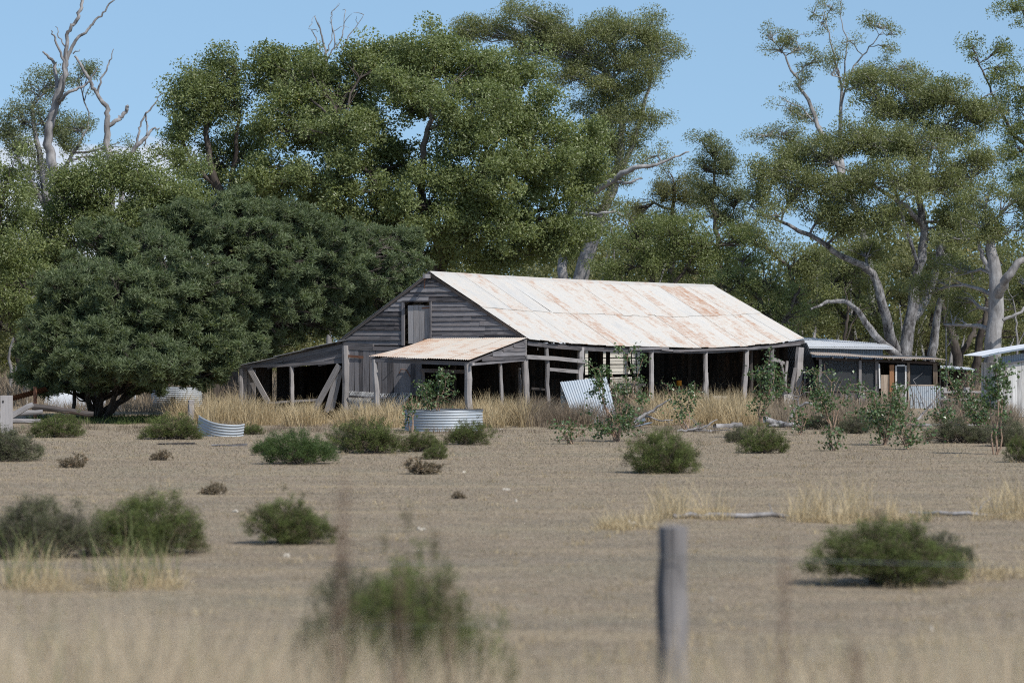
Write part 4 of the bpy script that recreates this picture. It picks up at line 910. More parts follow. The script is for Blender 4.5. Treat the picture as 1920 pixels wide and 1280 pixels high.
# cut-down tank ring in front of the porch
c = G(833, 89.5); t = thing('tank_ring', 'cut-down corrugated tank ring standing upright in front of the porch, shrub growing in it', 'tank', c)
nb = NB(); ring(nb, c, 1.09, 0.0, 0.585, tone=0.4); nb.build('ring_wall', 'zinc', t, smooth=True)
nb = NB(); th = np.linspace(0, 2*math.pi, 60); nb.tube(np.stack([1.09*np.cos(th)+c[0], 1.09*np.sin(th)+c[1], 0.59+0.01*np.sin(5*th)], 1), 0.012, 5); nb.build('rim', 'zinc_dark', t)
nb = NB()
c = G(416, 84.5); ring(nb, c+[0, 0.35, 0.04], 0.72, 0.0, 0.50, math.radians(208), math.radians(334), tilt=rotm('X', 15) @ rotm('Y', 8) @ rotm('Z', -12), tone=0.45)
tag(nb.build('tank_section', 'zinc', None, True, loc=c), 'bent piece of corrugated tank wall lying on the bare ground beside a green bush', 'tank')
c = G(332, 119); nb = NB(); ring(nb, c, 0.94, 0.10, 0.80, tone=0.55, dent=0.05)
tag(nb.build('tank_ring', 'zinc', None, True, loc=c), 'battered corrugated tank ring half in shade beneath the dense dark tree', 'tank')
# curved culvert sheet
c = G(212, 116); nb = NB(); P = np.zeros((24, 10, 3)); Uv = np.zeros((24, 10, 2)); ax = nrm([-0.9, 0.42, 0])
for off in (0, -0.02):
    for i, a in enumerate(np.linspace(-0.15, math.pi+0.1, 24)):
        for j, l in enumerate(np.linspace(0, 2.6, 10)):
            P[i, j] = c+ax*(l+0.18*math.sin(a)*0)+np.array([-ax[1], ax[0], 0])*-math.cos(a)*(0.58+off)*1.0+UP*(math.sin(a)*(0.70+off)+0.02); Uv[i, j] = (a*0.6, l)
    nb.grid(P.copy(), Uv.copy(), 0.4)
tag(nb.build('half_pipe', 'zinc_white', None, True, loc=c), 'curved white metal half pipe lying under the dense dark tree, its open end brown', 'metal sheet')
c = G(300, 122); nb = NB()
corr(nb, lambda s, t: c+np.array([s*2.6-1.2+0.0, 1.0+t*1.2, 1.25+t*0.15-s*0.1]), UP, 0, 1, 0, 1, 2.6, 1.2, rows=3, tone=0.3)
for s_ in (-1.1, 1.3): nb.beam(c+[s_, 1.1, 0], c+[s_, 1.1, 1.27], 0.08, 0.08, up=UH)
tag(nb.build('sheet_rack', 'zinc_white', None, loc=c), 'white iron sheets on low props glimpsed through the dark tree, right of the tank ring', 'metal sheets')
# leaning iron sheet with a pale crate behind
Yc = 97.0
q = [W(1050, 716, Yc+0.3), W(1137, 706, Yc+0.5), W(1160, 792, Yc-0.6), W(1082, 800, Yc-0.6)]
nb = NB(); nv = nrm(np.cross(q[1]-q[0], q[3]-q[0])); corr(nb, lambda s, t: lerp(lerp(q[0], q[1], s), lerp(q[3], q[2], s), t)+nv*0.05*math.sin(2.5*s)*t, nv, 0, 1, 0, 1, 1.4, 1.4, rows=8, tone=0.3, amp=0.013)
o = nb.build('iron_sheet', 'zinc', None, True, loc=G(1115, Yc-0.5)); tag(o, 'loose corrugated iron sheet leaning in the grass before the open side of the barn', 'metal sheet')
nb = NB()
for k in range(9): nb.beam(W(1052, 720+k*8.2, Yc+0.4), W(1110, 718+k*8.2, Yc+0.4), 0.03, 0.11, tone=R.uniform(0.2, 1)); nb.beam(W(1052, 720+k*8.2, Yc+0.42), W(1054, 718+k*8.2, Yc+1.2), 0.03, 0.11, tone=R.uniform(0.2, 1))
o = nb.build('crate', 'board_pale', None, loc=G(1080, Yc+0.6)); tag(o, 'pale slatted crate behind the leaning corrugated sheet', 'crate')
# grey strainer post and timber at the far left
p = G(12.5, 87); t = thing('gate_post', 'squared pale grey post standing at the left edge, bolt hole near its top', 'post', p)
nb = NB(); nb.beam(p-[0, 0, 0.1], p+[0, 0, 1.03], 0.30, 0.22, up=(0, 1, 0), tone=0.95, jit=0.006); nb.build('post_body', 'post', t)
nb = NB(); nb.beam(p+[-0.08, -0.112, 0.84], p+[-0.08, -0.118, 0.90], 0.035, 0.01, up=(0, 1, 0)); nb.build('bolt_hole_shade', 'shade', t)  # dark plate on the post face, shade of the hole put into its colour
for k, (a, b2, Ya, r_, lb) in enumerate((((-20, 800), (62, 758), 88.5, 0.10, 'thick grey log sloping up to the right behind the post at the left edge'), ((-20, 775), (80, 772), 93, 0.09, 'grey rail log lying level under the left edge of the dark tree'),
        ((-20, 790), (76, 789), 92, 0.08, 'lowest long grey log near the left edge'), ((60, 762), (175, 776), 96, 0.09, 'dark fallen log in the shade under the dense dark tree'), ((-10, 838), (24, 806), 82, 0.09, 'short grey log sticking up through the bush at the left edge'))):
    P = path(W(a[0], a[1], Ya), W(b2[0], b2[1], Ya+0.3), 9, 0.02); nb = NB(); nb.tube(P, np.linspace(r_, r_*0.8, 9), 9, cap=True, wob=0.08, tone=0.5)
    tag(nb.build('log', 'post' if k != 3 else 'board_dark', None, loc=W(a[0], a[1], Ya)), lb, 'log', 'old logs lying at the left edge')
nb = NB(); c = W(30, 735, 99); corr(nb, lambda s, t: G(0, 99)+np.array([s*1.3+0.1, t*0.8, 0.75+0.35*s-0.15*t]), UP, 0, 1, 0, 1, 1.3, 0.8, tone=0.9, rows=3)
nb.beam(G(8, 99), G(8, 99, 0.8), 0.08, 0.08, up=UH); nb.beam(G(66, 99), G(66, 99, 1.1), 0.08, 0.08, up=UH)
tag(nb.build('scrap_sheet', 'rust', None, loc=G(30, 99)), 'rusty brown scrap sheet propped on sticks at the far left', 'metal sheet')
for x, Y, h, w_, lb in ((139, 101, 1.0, 0.06, 'dark stick standing in front of the white half pipe'), (324, 99, 0.78, 0.07, 'short dark post stub in the shade before the battered tank ring'), (358, 97, 0.72, 0.11, 'short pale grey post in dry grass right of the battered tank ring')):
    nb = NB(); nb.tube(path(G(x, Y, -0.05), G(x, Y, h), 6, 0.03), w_, 8, cap=True, wob=0.08, tone=0.7); tag(nb.build('short_post', 'post' if x > 350 else 'board_dark', None, loc=G(x, Y)), lb, 'post')

# pale weatherboard hut behind the barn, seen through its open bays
h0 = thing('weatherboard_hut', 'pale cream weatherboard hut behind the barn, seen through the gap in its back wall', 'hut', B(34, 13, 0))
nb = NB(); va = 12.2
for k in range(15): nb.beam(B(29.0, va, 0.1+k*0.15), B(39.5, va, 0.1+k*0.15), 0.02, 0.165, up=UP+VH*0.14, tone=R.uniform(0.3, 1)); nb.beam(B(29.0, va, 0.1+k*0.15), B(29.0, va+3.5, 0.1+k*0.15), 0.02, 0.165, tone=R.uniform(0.3, 1))
nb.build('wall', 'board_pale', h0)
nb = NB(); corr(nb, lambda s, t: B(28.7+s*11.2, va-0.3+t*4, 2.34+0.25*t), UP, 0, 1, 0, 1, 11, 4, rows=3, perwave=4); nb.build('roof', 'zinc_white', h0, smooth=True)

# bits inside the barn
p, _ = onv(1273, 716, 2.4); nb = NB(); nb.tube([p-[0, 0, 0.14], p+[0, 0, 0.06]], 0.10, 12, cap=True); tag(nb.build('bucket', 'orange', None, loc=p-[0, 0, 0.14]), 'small orange drum inside the dark barn', 'bucket')
p2 = z_at(p, 0); nb = NB()
for dx in (-0.35, 0.35): nb.beam(p2+UH*dx, p2+UH*dx+UP*(p[2]-0.19), 0.06, 0.06, up=UH)
nb.beam(p2-UH*0.5+UP*(p[2]-0.165), p2+UH*0.5+UP*(p[2]-0.165), 0.5, 0.045); tag(nb.build('bench', 'board_in', None, loc=p2), 'rough dark bench inside the barn, carrying the orange drum', 'bench')
for x, y, v, s_, lb in ((1350, 742, 0.6, (0.5, 0.3, 0.26), 'pale concrete block lying in grass between the third and fourth posts from the far end'), (1478, 738, -0.3, (0.34, 0.25, 0.28), 'pale block at the foot of the leaning corner post'), (1184, 721, 2.0, (1.0, 0.06, 0.10), 'short pale board lying across the gap inside the barn')):
    p, _ = onv(x, y, v)
    nb = NB(); nb.beam(z_at(p, 0.0) if p[2] < 0.9 else p-[s_[0]/2, 0, 0], (z_at(p, s_[2]+0.25) if p[2] < 0.9 else p+[s_[0]/2, 0, 0]), s_[0] if p[2] < 0.9 else s_[1], s_[1] if p[2] < 0.9 else s_[2], up=(0, 1, 0) if p[2] < 0.9 else UP, jit=0.012)
    if p[2] > 0.9:
        nb.beam(z_at(p, 0)-[0.3, -0.05, 0], p-[0.3, -0.05, 0.05], 0.07, 0.07, up=UH); nb.beam(z_at(p, 0)+[0.3, 0.05, 0], p+[0.3, 0.05, -0.05], 0.07, 0.07, up=UH)
    tag(nb.build('block' if p[2] < 0.9 else 'trestle', 'stone' if p[2] < 0.9 else 'board_pale', None, loc=z_at(p, 0)), lb, 'block' if p[2] < 0.9 else 'trestle')

# ------------------------------------------------------------------ sheds at the right
def wallboards(nb, P0, P1, zb, zt, bw, mat=None, up=None, zt1=None, th=0.025, skip=()):
    P0 = np.asarray(P0, float); P1 = np.asarray(P1, float); n = int(np.linalg.norm(P1-P0)/bw); d = nrm(P1-P0); nn = np.array([d[1], -d[0], 0])
    for i in range(n):
        if i in skip: continue
        f = (i+0.5)/n; p = lerp(P0, P1, f)+nn*0.004*(i % 2); z1 = zt if zt1 is None else lerp(zt, zt1, f)
        nb.beam(z_at(p, zb+R.uniform(0, 0.03)), z_at(p, z1), np.linalg.norm(P1-P0)/n*0.985, th, up=nn, tone=R.uniform(0.15, 1))
s0 = thing('screened_shed', 'low shed with dark fly-screened windows, orange door jamb and iron panel, right of the barn', 'shed', G(1650, 120))
YS = 120.0; X = lambda px: (px-960)/F*YS
def zr(px): return float(np.interp(px, [1535, 1772], [1.96, 1.80]))
nb = NB(); f = lambda s, t: np.array([lerp(X(1528), X(1774), s), YS-0.35+t*4.4, lerp(1.99, 1.80, s)+0.10*t+0.012*math.sin(9*s)+R.normal(0, 0.0)])
corr(nb, f, UP, 0, 1, 0, 1, 5, 4.4, rows=4, tone=0.5); nb.build('roof', 'roof_porch', s0, smooth=True)
nb = NB(); nb.beam([X(1530), YS, 1.86], [X(1765), YS, 1.68], 0.07, 0.10, tone=0.3)
for x in (1560, 1585, 1614, 1640, 1665, 1690, 1715, 1742): nb.beam([X(x), YS-0.33, zr(x)-0.055], [X(x), YS+0.5, zr(x)-0.05], 0.05, 0.06)
nb.build('roof_frame', 'board_dark', s0)
for x, w_, m_ in ((1537, 0.1, 'post'), (1613, 0.10, 'post'), (1644, 0.12, 'post'), (1704, 0.09, 'board_tan'), (1755, 0.16, 'board_tan')):
    nb = NB(); nb.beam([X(x), YS-0.02, -0.05], [X(x)+R.normal(0, 0.02), YS-0.02, zr(x)-0.12], w_, 0.1, up=(0, 1, 0)); nb.build('post', m_, s0)
nb = NB(); nb.beam([X(1649), YS-0.12, 0.74], [X(1648), YS-0.08, 1.66], 0.05, 0.05, up=(0, 1, 0), tone=1); nb.build('pale_stick', 'board_white', s0)
nb = NB(); wallboards(nb, [X(1652), YS, 0], [X(1668), YS, 0], 0.0, 1.25, 0.1); nb.build('tan_boards', 'board_tan', s0)
nb = NB(); nb.beam([X(1672), YS-0.03, 0], [X(1672), YS-0.03, 1.62], 0.17, 0.06, up=(0, 1, 0), tone=0.7); nb.build('door_jamb', 'board_orange', s0)['label'] = 'orange-brown painted door jamb'
dr_ = NB(); Yd = YS-0.03
for x in (1680, 1698): dr_.beam([X(x), Yd, 0.05], [X(x), Yd, 1.60], 0.06, 0.05, up=(0, 1, 0), tone=0.6)
for z in (1.60, 0.84): dr_.beam([X(1681.5), Yd, z], [X(1696.5), Yd, z], 0.05, 0.07, tone=0.6)
dr_.beam([X(1689), Yd+0.01, 0.05], [X(1689), Yd+0.01, 0.80], 0.30, 0.03, up=(0, 1, 0), tone=0.1)
do = dr_.build('door', 'board_white', s0); nb = NB(); nb.add([[X(1682), Yd, 0.87], [X(1696), Yd, 0.87], [X(1696), Yd, 1.57], [X(1682), Yd, 1.57]], [(0, 1, 2, 3)]); nb.build('pane', 'glass', do)
nb = NB(); nb.add([[X(1707), YS+0.02, 0.85], [X(1748), YS+0.02, 0.85], [X(1748), YS+0.02, 1.60], [X(1707), YS+0.02, 1.62]], [(0, 1, 2, 3)]); nb.build('window', 'glass', s0)
nb = NB(); nb.beam([X(1706), YS-0.05, 0.86], [X(1752), YS-0.05, 0.86], 0.08, 0.05); nb.build('sill', 'board_tan', s0)
nb = NB(); corr(nb, lambda s, t: np.array([lerp(X(1702), X(1763), s), YS-0.10-0.03*t, 0.83-t*0.88]), np.array([0, -1., 0]), 0, 1, 0, 1, 1.22, 0.9, rows=4, tone=0.35); nb.build('iron_panel', 'zinc', s0, smooth=True)
nb = NB()
for a, b2 in ((1538, 1611), (1615, 1642)): nb.add([[X(a), YS+0.01, 0.68], [X(b2), YS+0.01, 0.68], [X(b2), YS+0.01, 1.80], [X(a), YS+0.01, 1.84]], [(0, 1, 2, 3)])
nb.build('fly_screen', 'screen', s0)
nb = NB()
for a, b2 in ((1538, 1611), (1615, 1642)): nb.beam([X(a), YS+0.0, 0.66], [X(b2), YS, 0.66], 0.04, 0.06)
wallboards(nb, [X(1538), YS+0.03, 0], [X(1643), YS+0.03, 0], 0, 0.63, 0.14); nb.build('lower_boards', 'board', s0)
nb = NB(); wallboards(nb, [X(1530), YS+4, 0], [X(1770), YS+4, 0], 0, 1.9, 0.2, zt1=1.75); wallboards(nb, [X(1763), YS+0.1, 0], [X(1763), YS+4, 0], 0, 1.7, 0.2); nb.build('inner_wall', 'board_in', s0)
# back shed
s1 = thing('iron_shed', 'blue-grey corrugated iron shed showing over the screened shed', 'shed', G(1590, 128)); YB = 128.0; XB = lambda px: (px-960)/F*YB
nb = NB(); corr(nb, lambda s, t: np.array([lerp(XB(1470), XB(1672), s), YB-0.4+3.2*t, 2.31-0.05*s+(0.45-0.30*s)*t]), UP, 0, 1, 0, 1, 4.5, 5, rows=4, tone=0.2); nb.build('roof', 'zinc_white', s1, smooth=True)
nb = NB(); corr(nb, lambda s, t: np.array([lerp(XB(1472), XB(1655), s), YB, 2.24-t*2.24]), np.array([0, -1., 0]), 0, 1, 0, 1, 4.2, 2.2, rows=3, tone=0.3); corr(nb, lambda s, t: np.array([XB(1655), YB+s*2.8, 2.28-t*2.28]), np.array([1., 0, 0]), 0, 1, 0, 1, 4.5, 2.2, rows=3); nb.build('wall', 'zinc_blue', s1, smooth=True)
nb = NB(); nb.beam([XB(1470), YB-0.38, 2.27], [XB(1672), YB-0.38, 2.21], 0.03, 0.06); nb.build('gutter', 'zinc_white', s1)
# white slatted shed at the right edge
s2 = thing('slatted_shed', 'white vertical-slatted shed with overhanging iron roof at the right edge', 'shed', G(1920, 105)); YW = 105.0; XW = lambda px: (px-960)/F*YW
nb = NB(); wallboards(nb, [XW(1871), YW, 0], [XW(2060), YW, 0], 0.0, 1.72, 0.155, zt1=2.2, th=0.03); wallboards(nb, [XW(1870), YW+3.5, 0], [XW(1870), YW+0.05, 0], 0, 1.8, 0.155); nb.build('wall', 'board_white', s2)
nb = NB(); corr(nb, lambda s, t: np.array([XW(1871)+0.0+s*(XW(2060)-XW(1871)), YW+0.06, lerp(1.98, 2.5, s)-t*0.5]), np.array([0, -1., 0]), 0, 1, 0, 1, 3.3, 0.5, rows=2, tone=0.3); nb.build('gable_sheet', 'zinc_blue', s2, smooth=True)
nb = NB(); corr(nb, lambda s, t: np.array([lerp(XW(1838), XW(2060), t), YW-0.35+s*4.2, 2.03+0.64*(t**0.85)]), UP, 0, 1, 0, 1, 4.2, 4, rows=8, tone=0.2, off=0.0); nb.build('roof', 'zinc_white', s2, smooth=True)
nb = NB()
for i in range(8):
    a_, b_ = i/8, (i+1)/8; nb.beam([lerp(XW(1838), XW(2060), a_), YW-0.36, 2.0+0.64*a_**0.85], [lerp(XW(1838), XW(2060), b_), YW-0.36, 2.0+0.64*b_**0.85], 0.03, 0.06, tone=0.4)
nb.build('fascia', 'zinc_blue', s2)
nb = NB(); nb.beam([XW(1874), YW-0.05, 1.74], [XW(2058), YW-0.05, 2.24], 0.05, 0.05); nb.build('top_rail', 'post', s2)
# open lean-to and yard rails between the sheds
s3 = thing('open_lean_to', 'dark open lean-to with thin pale roof between the screened shed and the white shed', 'shed', G(1795, 124)); X3 = lambda px: (px-960)/F*124.0
nb = NB(); corr(nb, lambda s, t: np.array([lerp(X3(1755), X3(1832), s), 124+2.4*t, 1.48-0.10*s+0.1*t]), UP, 0, 1, 0, 1, 1.7, 2.4, rows=3, tone=0.3); nb.build('roof', 'zinc_white', s3, smooth=True)
nb = NB(); wallboards(nb, [X3(1757), 126.3, 0], [X3(1830), 126.3, 0], 0, 1.38, 0.2); nb.build('wall', 'board_in', s3)
for x in (1762, 1778, 1828):
    nb = NB(); nb.beam([X3(x), 124.1, 0], [X3(x)-0.1*(x == 1778), 124.1, 1.36], 0.09, 0.09, up=(0, 1, 0)); nb.build('post', 'board_dark', s3)
s4 = thing('yard_rails', 'old grey split-rail yard fence between the screened shed and the white shed', 'fence', G(1815, 115)); X4 = lambda px: (px-960)/F*115.0
for z, a, b2 in ((0.66, 1766, 1862), (0.40, 1764, 1862), (0.16, 1766, 1862)):
    nb = NB(); nb.tube(path([X4(a), 115, z+0.01], [X4(b2), 115+R.normal(0, 0.1), z+R.normal(0, 0.03)], 8, 0.012), 0.075, 8, cap=True, wob=0.09, tone=0.6, squash=0.7); nb.build('rail', 'post', s4)
for x in (1771, 1813, 1856):
    nb = NB(); nb.tube(path([X4(x), 115.12, -0.05], [X4(x), 115.12, 0.85], 5, 0.02), 0.11, 8, cap=True, wob=0.08, tone=0.7); nb.build('post', 'post', s4)

# ------------------------------------------------------------------ front wire fence, out of focus
YF = 19.0; f0 = thing('wire_fence', 'blurred foreground wire fence with one split grey post', 'fence', G(1262, YF))
for x in (1262, 3000, -560):
    nb = NB(); px_ = G(x, YF); P = path(px_-[0, 0, 0.2], px_+[0.0 if x == 1262 else 0.05, 0, 1.405], 10, 0.01); P[:, 0] += np.linspace(0.012, -0.004, 10)
    nb.tube(P, np.linspace(0.098, 0.086, 10)*(1+R.normal(0, 0.02, 10)), 9, cap=True, wob=0.10, tone=0.4); o = nb.build('fence_post', 'post', f0)
for k, (z, s_) in enumerate(((1.215, 0.05), (0.82, 0.02), (0.45, 0.02))):
    for a, b2 in ((-560, 1262), (1262, 3000)):
        p0, p1 = G(a, YF-0.11), G(b2, YF-0.11); tt = np.linspace(0, 1, 24)[:, None]; P = p0+(p1-p0)*tt+UP*(z+0.02-s_*np.sin(math.pi*tt)*1.2)
        nb = NB(); nb.tube(P, 0.0030 if k == 0 else 0.0014, 5, tone=0.5); nb.build('wire', 'wire', f0)

# ------------------------------------------------------------------ bushes in the paddock
def make_bush(name, leafmat, seed, nl=11000, ncl=420, grey=0.15, LLn=0.05):
    """unit bush: 1 m wide, 0.62 m tall"""
    global R
    R0 = R; R = np.random.default_rng(seed)
    root = thing(name, 'x', 'bush'); st = NB(); lf = NB()
    d = rdir(ncl*2); d = d[d[:, 2] > -0.35][:ncl]; n_ = len(d)
    nd = 9; ca = R.uniform(0, 6.28)+np.arange(nd)*0.79+R.normal(0, 0.2, nd); cr_ = R.uniform(0.16, 0.31, nd); cr_[:2] = (0.02, 0.12); zc_ = R.uniform(0.02, 0.11, nd); zc_[:3] = (0.20, 0.17, 0.14)
    dc = np.stack([np.cos(ca)*cr_, np.sin(ca)*cr_, zc_], 1); dr_ = R.uniform(0.16, 0.25, nd); dr_[:3] += 0.06; wh = R.integers(0, nd, n_)
    C = dc[wh]+d*np.array([1, 1, 0.95])*(dr_[wh]*R.uniform(0.3, 1, n_)**0.45*np.where(R.uniform(0, 1, n_) < 0.13, R.uniform(1.15, 1.5, n_), 1))[:, None]; C[:, 2] = np.abs(C[:, 2])+0.015
    for k in range(0, n_, 4):
        b = np.array([R.normal(0, 0.05), R.normal(0, 0.05), 0]); st.tube(path(b, C[k]*R.uniform(0.9, 1.08), 5, 0.08), np.linspace(0.006, 0.0018, 5), 3, tone=0.5)
    m_ = nl//n_; idx = np.repeat(np.arange(n_), m_); out_ = nrm_rows(C+[0, 0, 0.12])
    dirs = nrm_rows(out_[idx]*0.9+rdir(len(idx))*0.75+[0, 0, 0.25]); l = R.uniform(0.0, 0.085, len(idx))
    P = C[idx]+dirs*l[:, None]+R.normal(0, 0.012, (len(idx), 3)); P[:, 2] = np.maximum(P[:, 2], 0.01)
    lo_ = np.percentile(P, 2.5, axis=0); hi_ = np.percentile(P, 97.5, axis=0); hi_[2] = np.percentile(P[:, 2], 99.3); sx_ = 1/(hi_[0]-lo_[0]); sy_ = 1/(hi_[1]-lo_[1]); sz_ = 1/hi_[2]; S3 = np.array([sx_, sy_, sz_])
    P = (P-[(lo_[0]+hi_[0])/2, (lo_[1]+hi_[1])/2, 0])*S3; st.V = [(v_-[(lo_[0]+hi_[0])/2, (lo_[1]+hi_[1])/2, 0])*S3 for v_ in st.V]
    D2 = nrm_rows(dirs+rdir(len(idx))*0.7); add_leaves(lf, P, D2, R.uniform(0.7, 1.3, len(idx))*LLn, R.uniform(0.7, 1.3, len(idx))*LLn*0.26, 0.42+R.normal(0, 0.2, n_)[idx]+R.normal(0, 0.17, len(idx)))
    st.build('stems', 'twig', root); lf.build('foliage', leafmat, root); R = R0
    return root
def nrm_rows(v): return v/(np.linalg.norm(v, axis=1, keepdims=True)+1e-9)
def bush_mat(name, brown, ca, cb):
    m, nt = new_mat(name); t = attr(nt, 'tone').outputs['Fac']
    c = ramp(nt, t, [(0.0, brown), (0.16, brown), (0.28, ca), (0.75, cb), (1.0, tuple(x*1.4 for x in cb))])
    p = principled(nt, c, 0.7, 0.12); tr = nt.nodes.new('ShaderNodeBsdfTranslucent'); L(nt, c, tr.inputs['Color'])
    ms = nt.nodes.new('ShaderNodeMixShader'); ms.inputs[0].default_value = 0.28; L(nt, p, ms.inputs[1]); L(nt, tr.outputs[0], ms.inputs[2]); out(nt, ms.outputs[0]); return m
M['leaf_bush'] = bush_mat('leaf_bush', (0.16, 0.125, 0.085), (0.085, 0.108, 0.034), (0.160, 0.192, 0.064))
M['leaf_bushg'] = bush_mat('leaf_bush_grey', (0.19, 0.16, 0.13), (0.095, 0.102, 0.056), (0.165, 0.172, 0.096))
M['leaf_bushb'] = leaf_mat('leaf_bush_bright', (0.055, 0.086, 0.032), (0.105, 0.150, 0.058), 0.28, 0.6, 0.15)
protos = {}
def bush(px, wpx, yt, yb, label, kind='g', YY=None, group='low feathery bushes on the bare paddock', name='bush', seed=None, cat='bush'):
    Y = YY or GY(yb-3); wm = wpx/F*Y; hm = HC-(yt-640)/F*Y if YY else (yb-yt)/F*Y
    if not YY: Y += wm*0.3
    key = (kind, int(R.integers(0, 3)))
    sc = (wm*0.93, wm*R.uniform(0.75, 0.93), hm*0.92); lo = G(px, Y); rz = R.uniform(-0.5, 0.5)+(math.pi if R.uniform() < 0.5 else 0)
    if key not in protos:
        mat = {'g': 'leaf_bush', 'd': 'leaf_bushg', 'b': 'leaf_bushb', 'x': 'leaf_dead', 'n': 'leaf_bush', 'm': 'leaf_bushg'}[kind]
        nl = {'x': 2600, 'n': 60000, 'm': 55000}.get(kind, 26000); lln = {'x': 0.14, 'n': 0.030, 'm': 0.030}.get(kind, 0.040)
        r = make_bush(name, mat, 100+hash_(key), nl, 160 if kind == 'x' else (560 if kind in 'nm' else 420), LLn=lln)
        protos[key] = r; r.name = name; r['category'] = cat
        r.location = lo; r.rotation_euler = (0, 0, rz); r.scale = sc; r['label'] = label; r['group'] = group
    else: r = copy_thing(protos[key], lo, rz, sc, label, group); r['category'] = cat
    return r
def hash_(k): return ord(k[0])*7+k[1]
for a in ((105, 100, 776, 823, 'rounded olive bush on the shade line right of the pale post at the left', 'g'), (15, 125, 796, 868, 'dull grey-green bush at the left edge below the pale post', 'd'), (325, 112, 776, 827, 'olive bush left of the bent tank section', 'g'),
          (562, 128, 806, 874, 'darkest green bush, nearest the camera of the row before the lean-to', 'b'), (505, 62, 822, 856, 'small green bush tucked against the left of the darkest bush', 'b'), (690, 130, 782, 853, 'wide bush in front of the plank doors, between darkest bush and tank ring', 'g'),
          (645, 60, 800, 846, 'narrow bush in the gap right of the darkest green bush', 'd'), (790, 85, 808, 850, 'low bush below the left side of the tank ring', 'g'), (815, 45, 834, 864, 'tiny green bush in front of the low one by the tank ring', 'g'), (880, 84, 788, 837, 'round bush at the right end of the tank ring', 'g'),
          (1243, 128, 804, 891, 'tall rounded green bush alone before the open bays of the barn', 'n'), (1432, 88, 794, 853, 'compact green bush at the foot of the leafy sapling before the far posts', 'g'), (1385, 52, 800, 833, 'thin dull bush left of the compact green one', 'd'),
          (1604, 62, 778, 816, 'small dull bush below the screened shed', 'd'), (1535, 62, 778, 808, 'small dull bush between fallen logs and screened shed', 'd'), (1790, 110, 784, 834, 'grey-green bush below the iron panel and yard rails', 'd'), (1845, 60, 800, 834, 'low grey-green bush under the left corner of the white shed', 'd'),
          (1895, 90, 782, 840, 'dull bush in front of the white slatted shed', 'd'), (1915, 56, 812, 870, 'green bush cut by the right edge below the white shed', 'g'), (1960, 80, 780, 845, 'dull bush just beyond the right edge', 'd'),
          (78, 225, 932, 1052, 'large grey-hearted bush at the lower left edge', 'm'), (270, 215, 925, 1045, 'large green bush joined to the right of the grey-hearted one', 'n'), (545, 150, 934, 1024, 'mid-sized green bush alone on bare ground right of the two joined bushes', 'n'),
          (655, 215, 1048, 1150, 'left half of the big blurred bush at bottom centre', 'm', 21.5), (800, 290, 1030, 1225, 'right half of the big blurred bush at bottom centre', 'n', 20.2), (742, 210, 1062, 1200, 'middle of the big blurred bush at bottom centre, deepest green', 'n', 20.8), (1668, 268, 972, 1104, 'big ragged bush at the lower right, behind the wire', 'n'), (1765, 120, 1000, 1070, 'sprawling side branch bush at the right of the big ragged one', 'm'),
          (473, 40, 796, 818, 'little green bush right of the bent tank section', 'g')):
    if a[4].startswith('dull bush just beyond'): continue
    bush(*a)
for a in ((135, 52, 852, 880, 'largest round dead brown tuft at the left, below the olive bush'), (302, 36, 845, 866, 'small dark dead tuft below the bent tank section'), (402, 46, 905, 930, 'dead tuft above the mid-sized green bush'), (796, 66, 858, 892, 'pale grey dead tuft below the tank ring'),
          (860, 26, 922, 938, 'smallest dead tuft at the middle of the bare ground'), ):
    bush(*a, kind='x', group='dead tufts on the bare ground', name='dead_tuft', cat='dead tuft')

# ------------------------------------------------------------------ leafy saplings
def sapling(px, base_y, top_y, wpx, label, nst=4, nleaf=420, Y=None, LLs=0.082, bot=0.25, group='round-leaved saplings and suckers before the barn'):
    Y = Y or GY(base_y); b = G(px, Y); H = HC-(top_y-640)/F*Y; wm = wpx/F*Y/2
    nleaf = int(nleaf*1.8); root = thing('sucker_sapling', label, 'sapling', b, group); st = NB(); lf = NB(); C = []; A = []
    for k in range(nst):
        tip = b+np.array([R.uniform(-1, 1)*wm*0.8, R.uniform(-1, 1)*wm*0.7, H*R.uniform(0.72, 1.0)]); P = path(b+[R.normal(0, 0.05), R.normal(0, 0.05), -0.02], tip, 9, 0.07); st.tube(P, np.linspace(0.022, 0.006, 9), 5)
        for q in range(7):
            i = R.integers(max(1, int(9*bot)), 9); e = P[i]+np.array([R.normal(0, 0.42)*wm, R.normal(0, 0.42)*wm, R.uniform(-0.12, 0.22)*min(H, 1.5)]); e[2] = max(e[2], 0.12)
            Pb = path(P[i], e, 5, 0.1); st.tube(Pb, np.linspace(0.008, 0.003, 5), 4); C.append(Pb[2:])
        C.append(P[5:])
    C = np.vstack(C); idx = R.integers(0, len(C), nleaf); P = C[idx]+R.normal(0, 0.07, (nleaf, 3)); P[:, 2] = np.maximum(P[:, 2], 0.06)
    D = nrm_rows(rdir(nleaf)+[0, 0, -0.5]); g = R.uniform(0.55, 1.25, nleaf)
    add_leaves(lf, P, D, LLs*g, LLs*0.82*g, 0.45+R.normal(0, 0.22, nleaf), 0.15)
    st.build('stems', 'stem_pink', root, smooth=True); lf.build('foliage', 'leaf_sap', root); return root
sapling(1160, 828, 664, 120, 'tall leafy sapling in front of the leaning corrugated sheet', 6, 950, bot=0.2)
sapling(1070, 832, 790, 90, 'low leafy suckers left of the tall sapling', 4, 120)
sapling(1285, 805, 712, 90, 'loose leafy sapling before the middle open bay, behind the rounded green bush', 4, 260)
sapling(1424, 822, 672, 84, 'slender leafy sapling with peeling pinkish stem, above the compact bush', 4, 520, bot=0.35)
sapling(1560, 806, 680, 96, 'leafy sapling in front of the left screens of the screened shed', 5, 520)
sapling(1660, 834, 722, 110, 'wide leafy sapling before the door of the screened shed', 6, 640, bot=0.1)
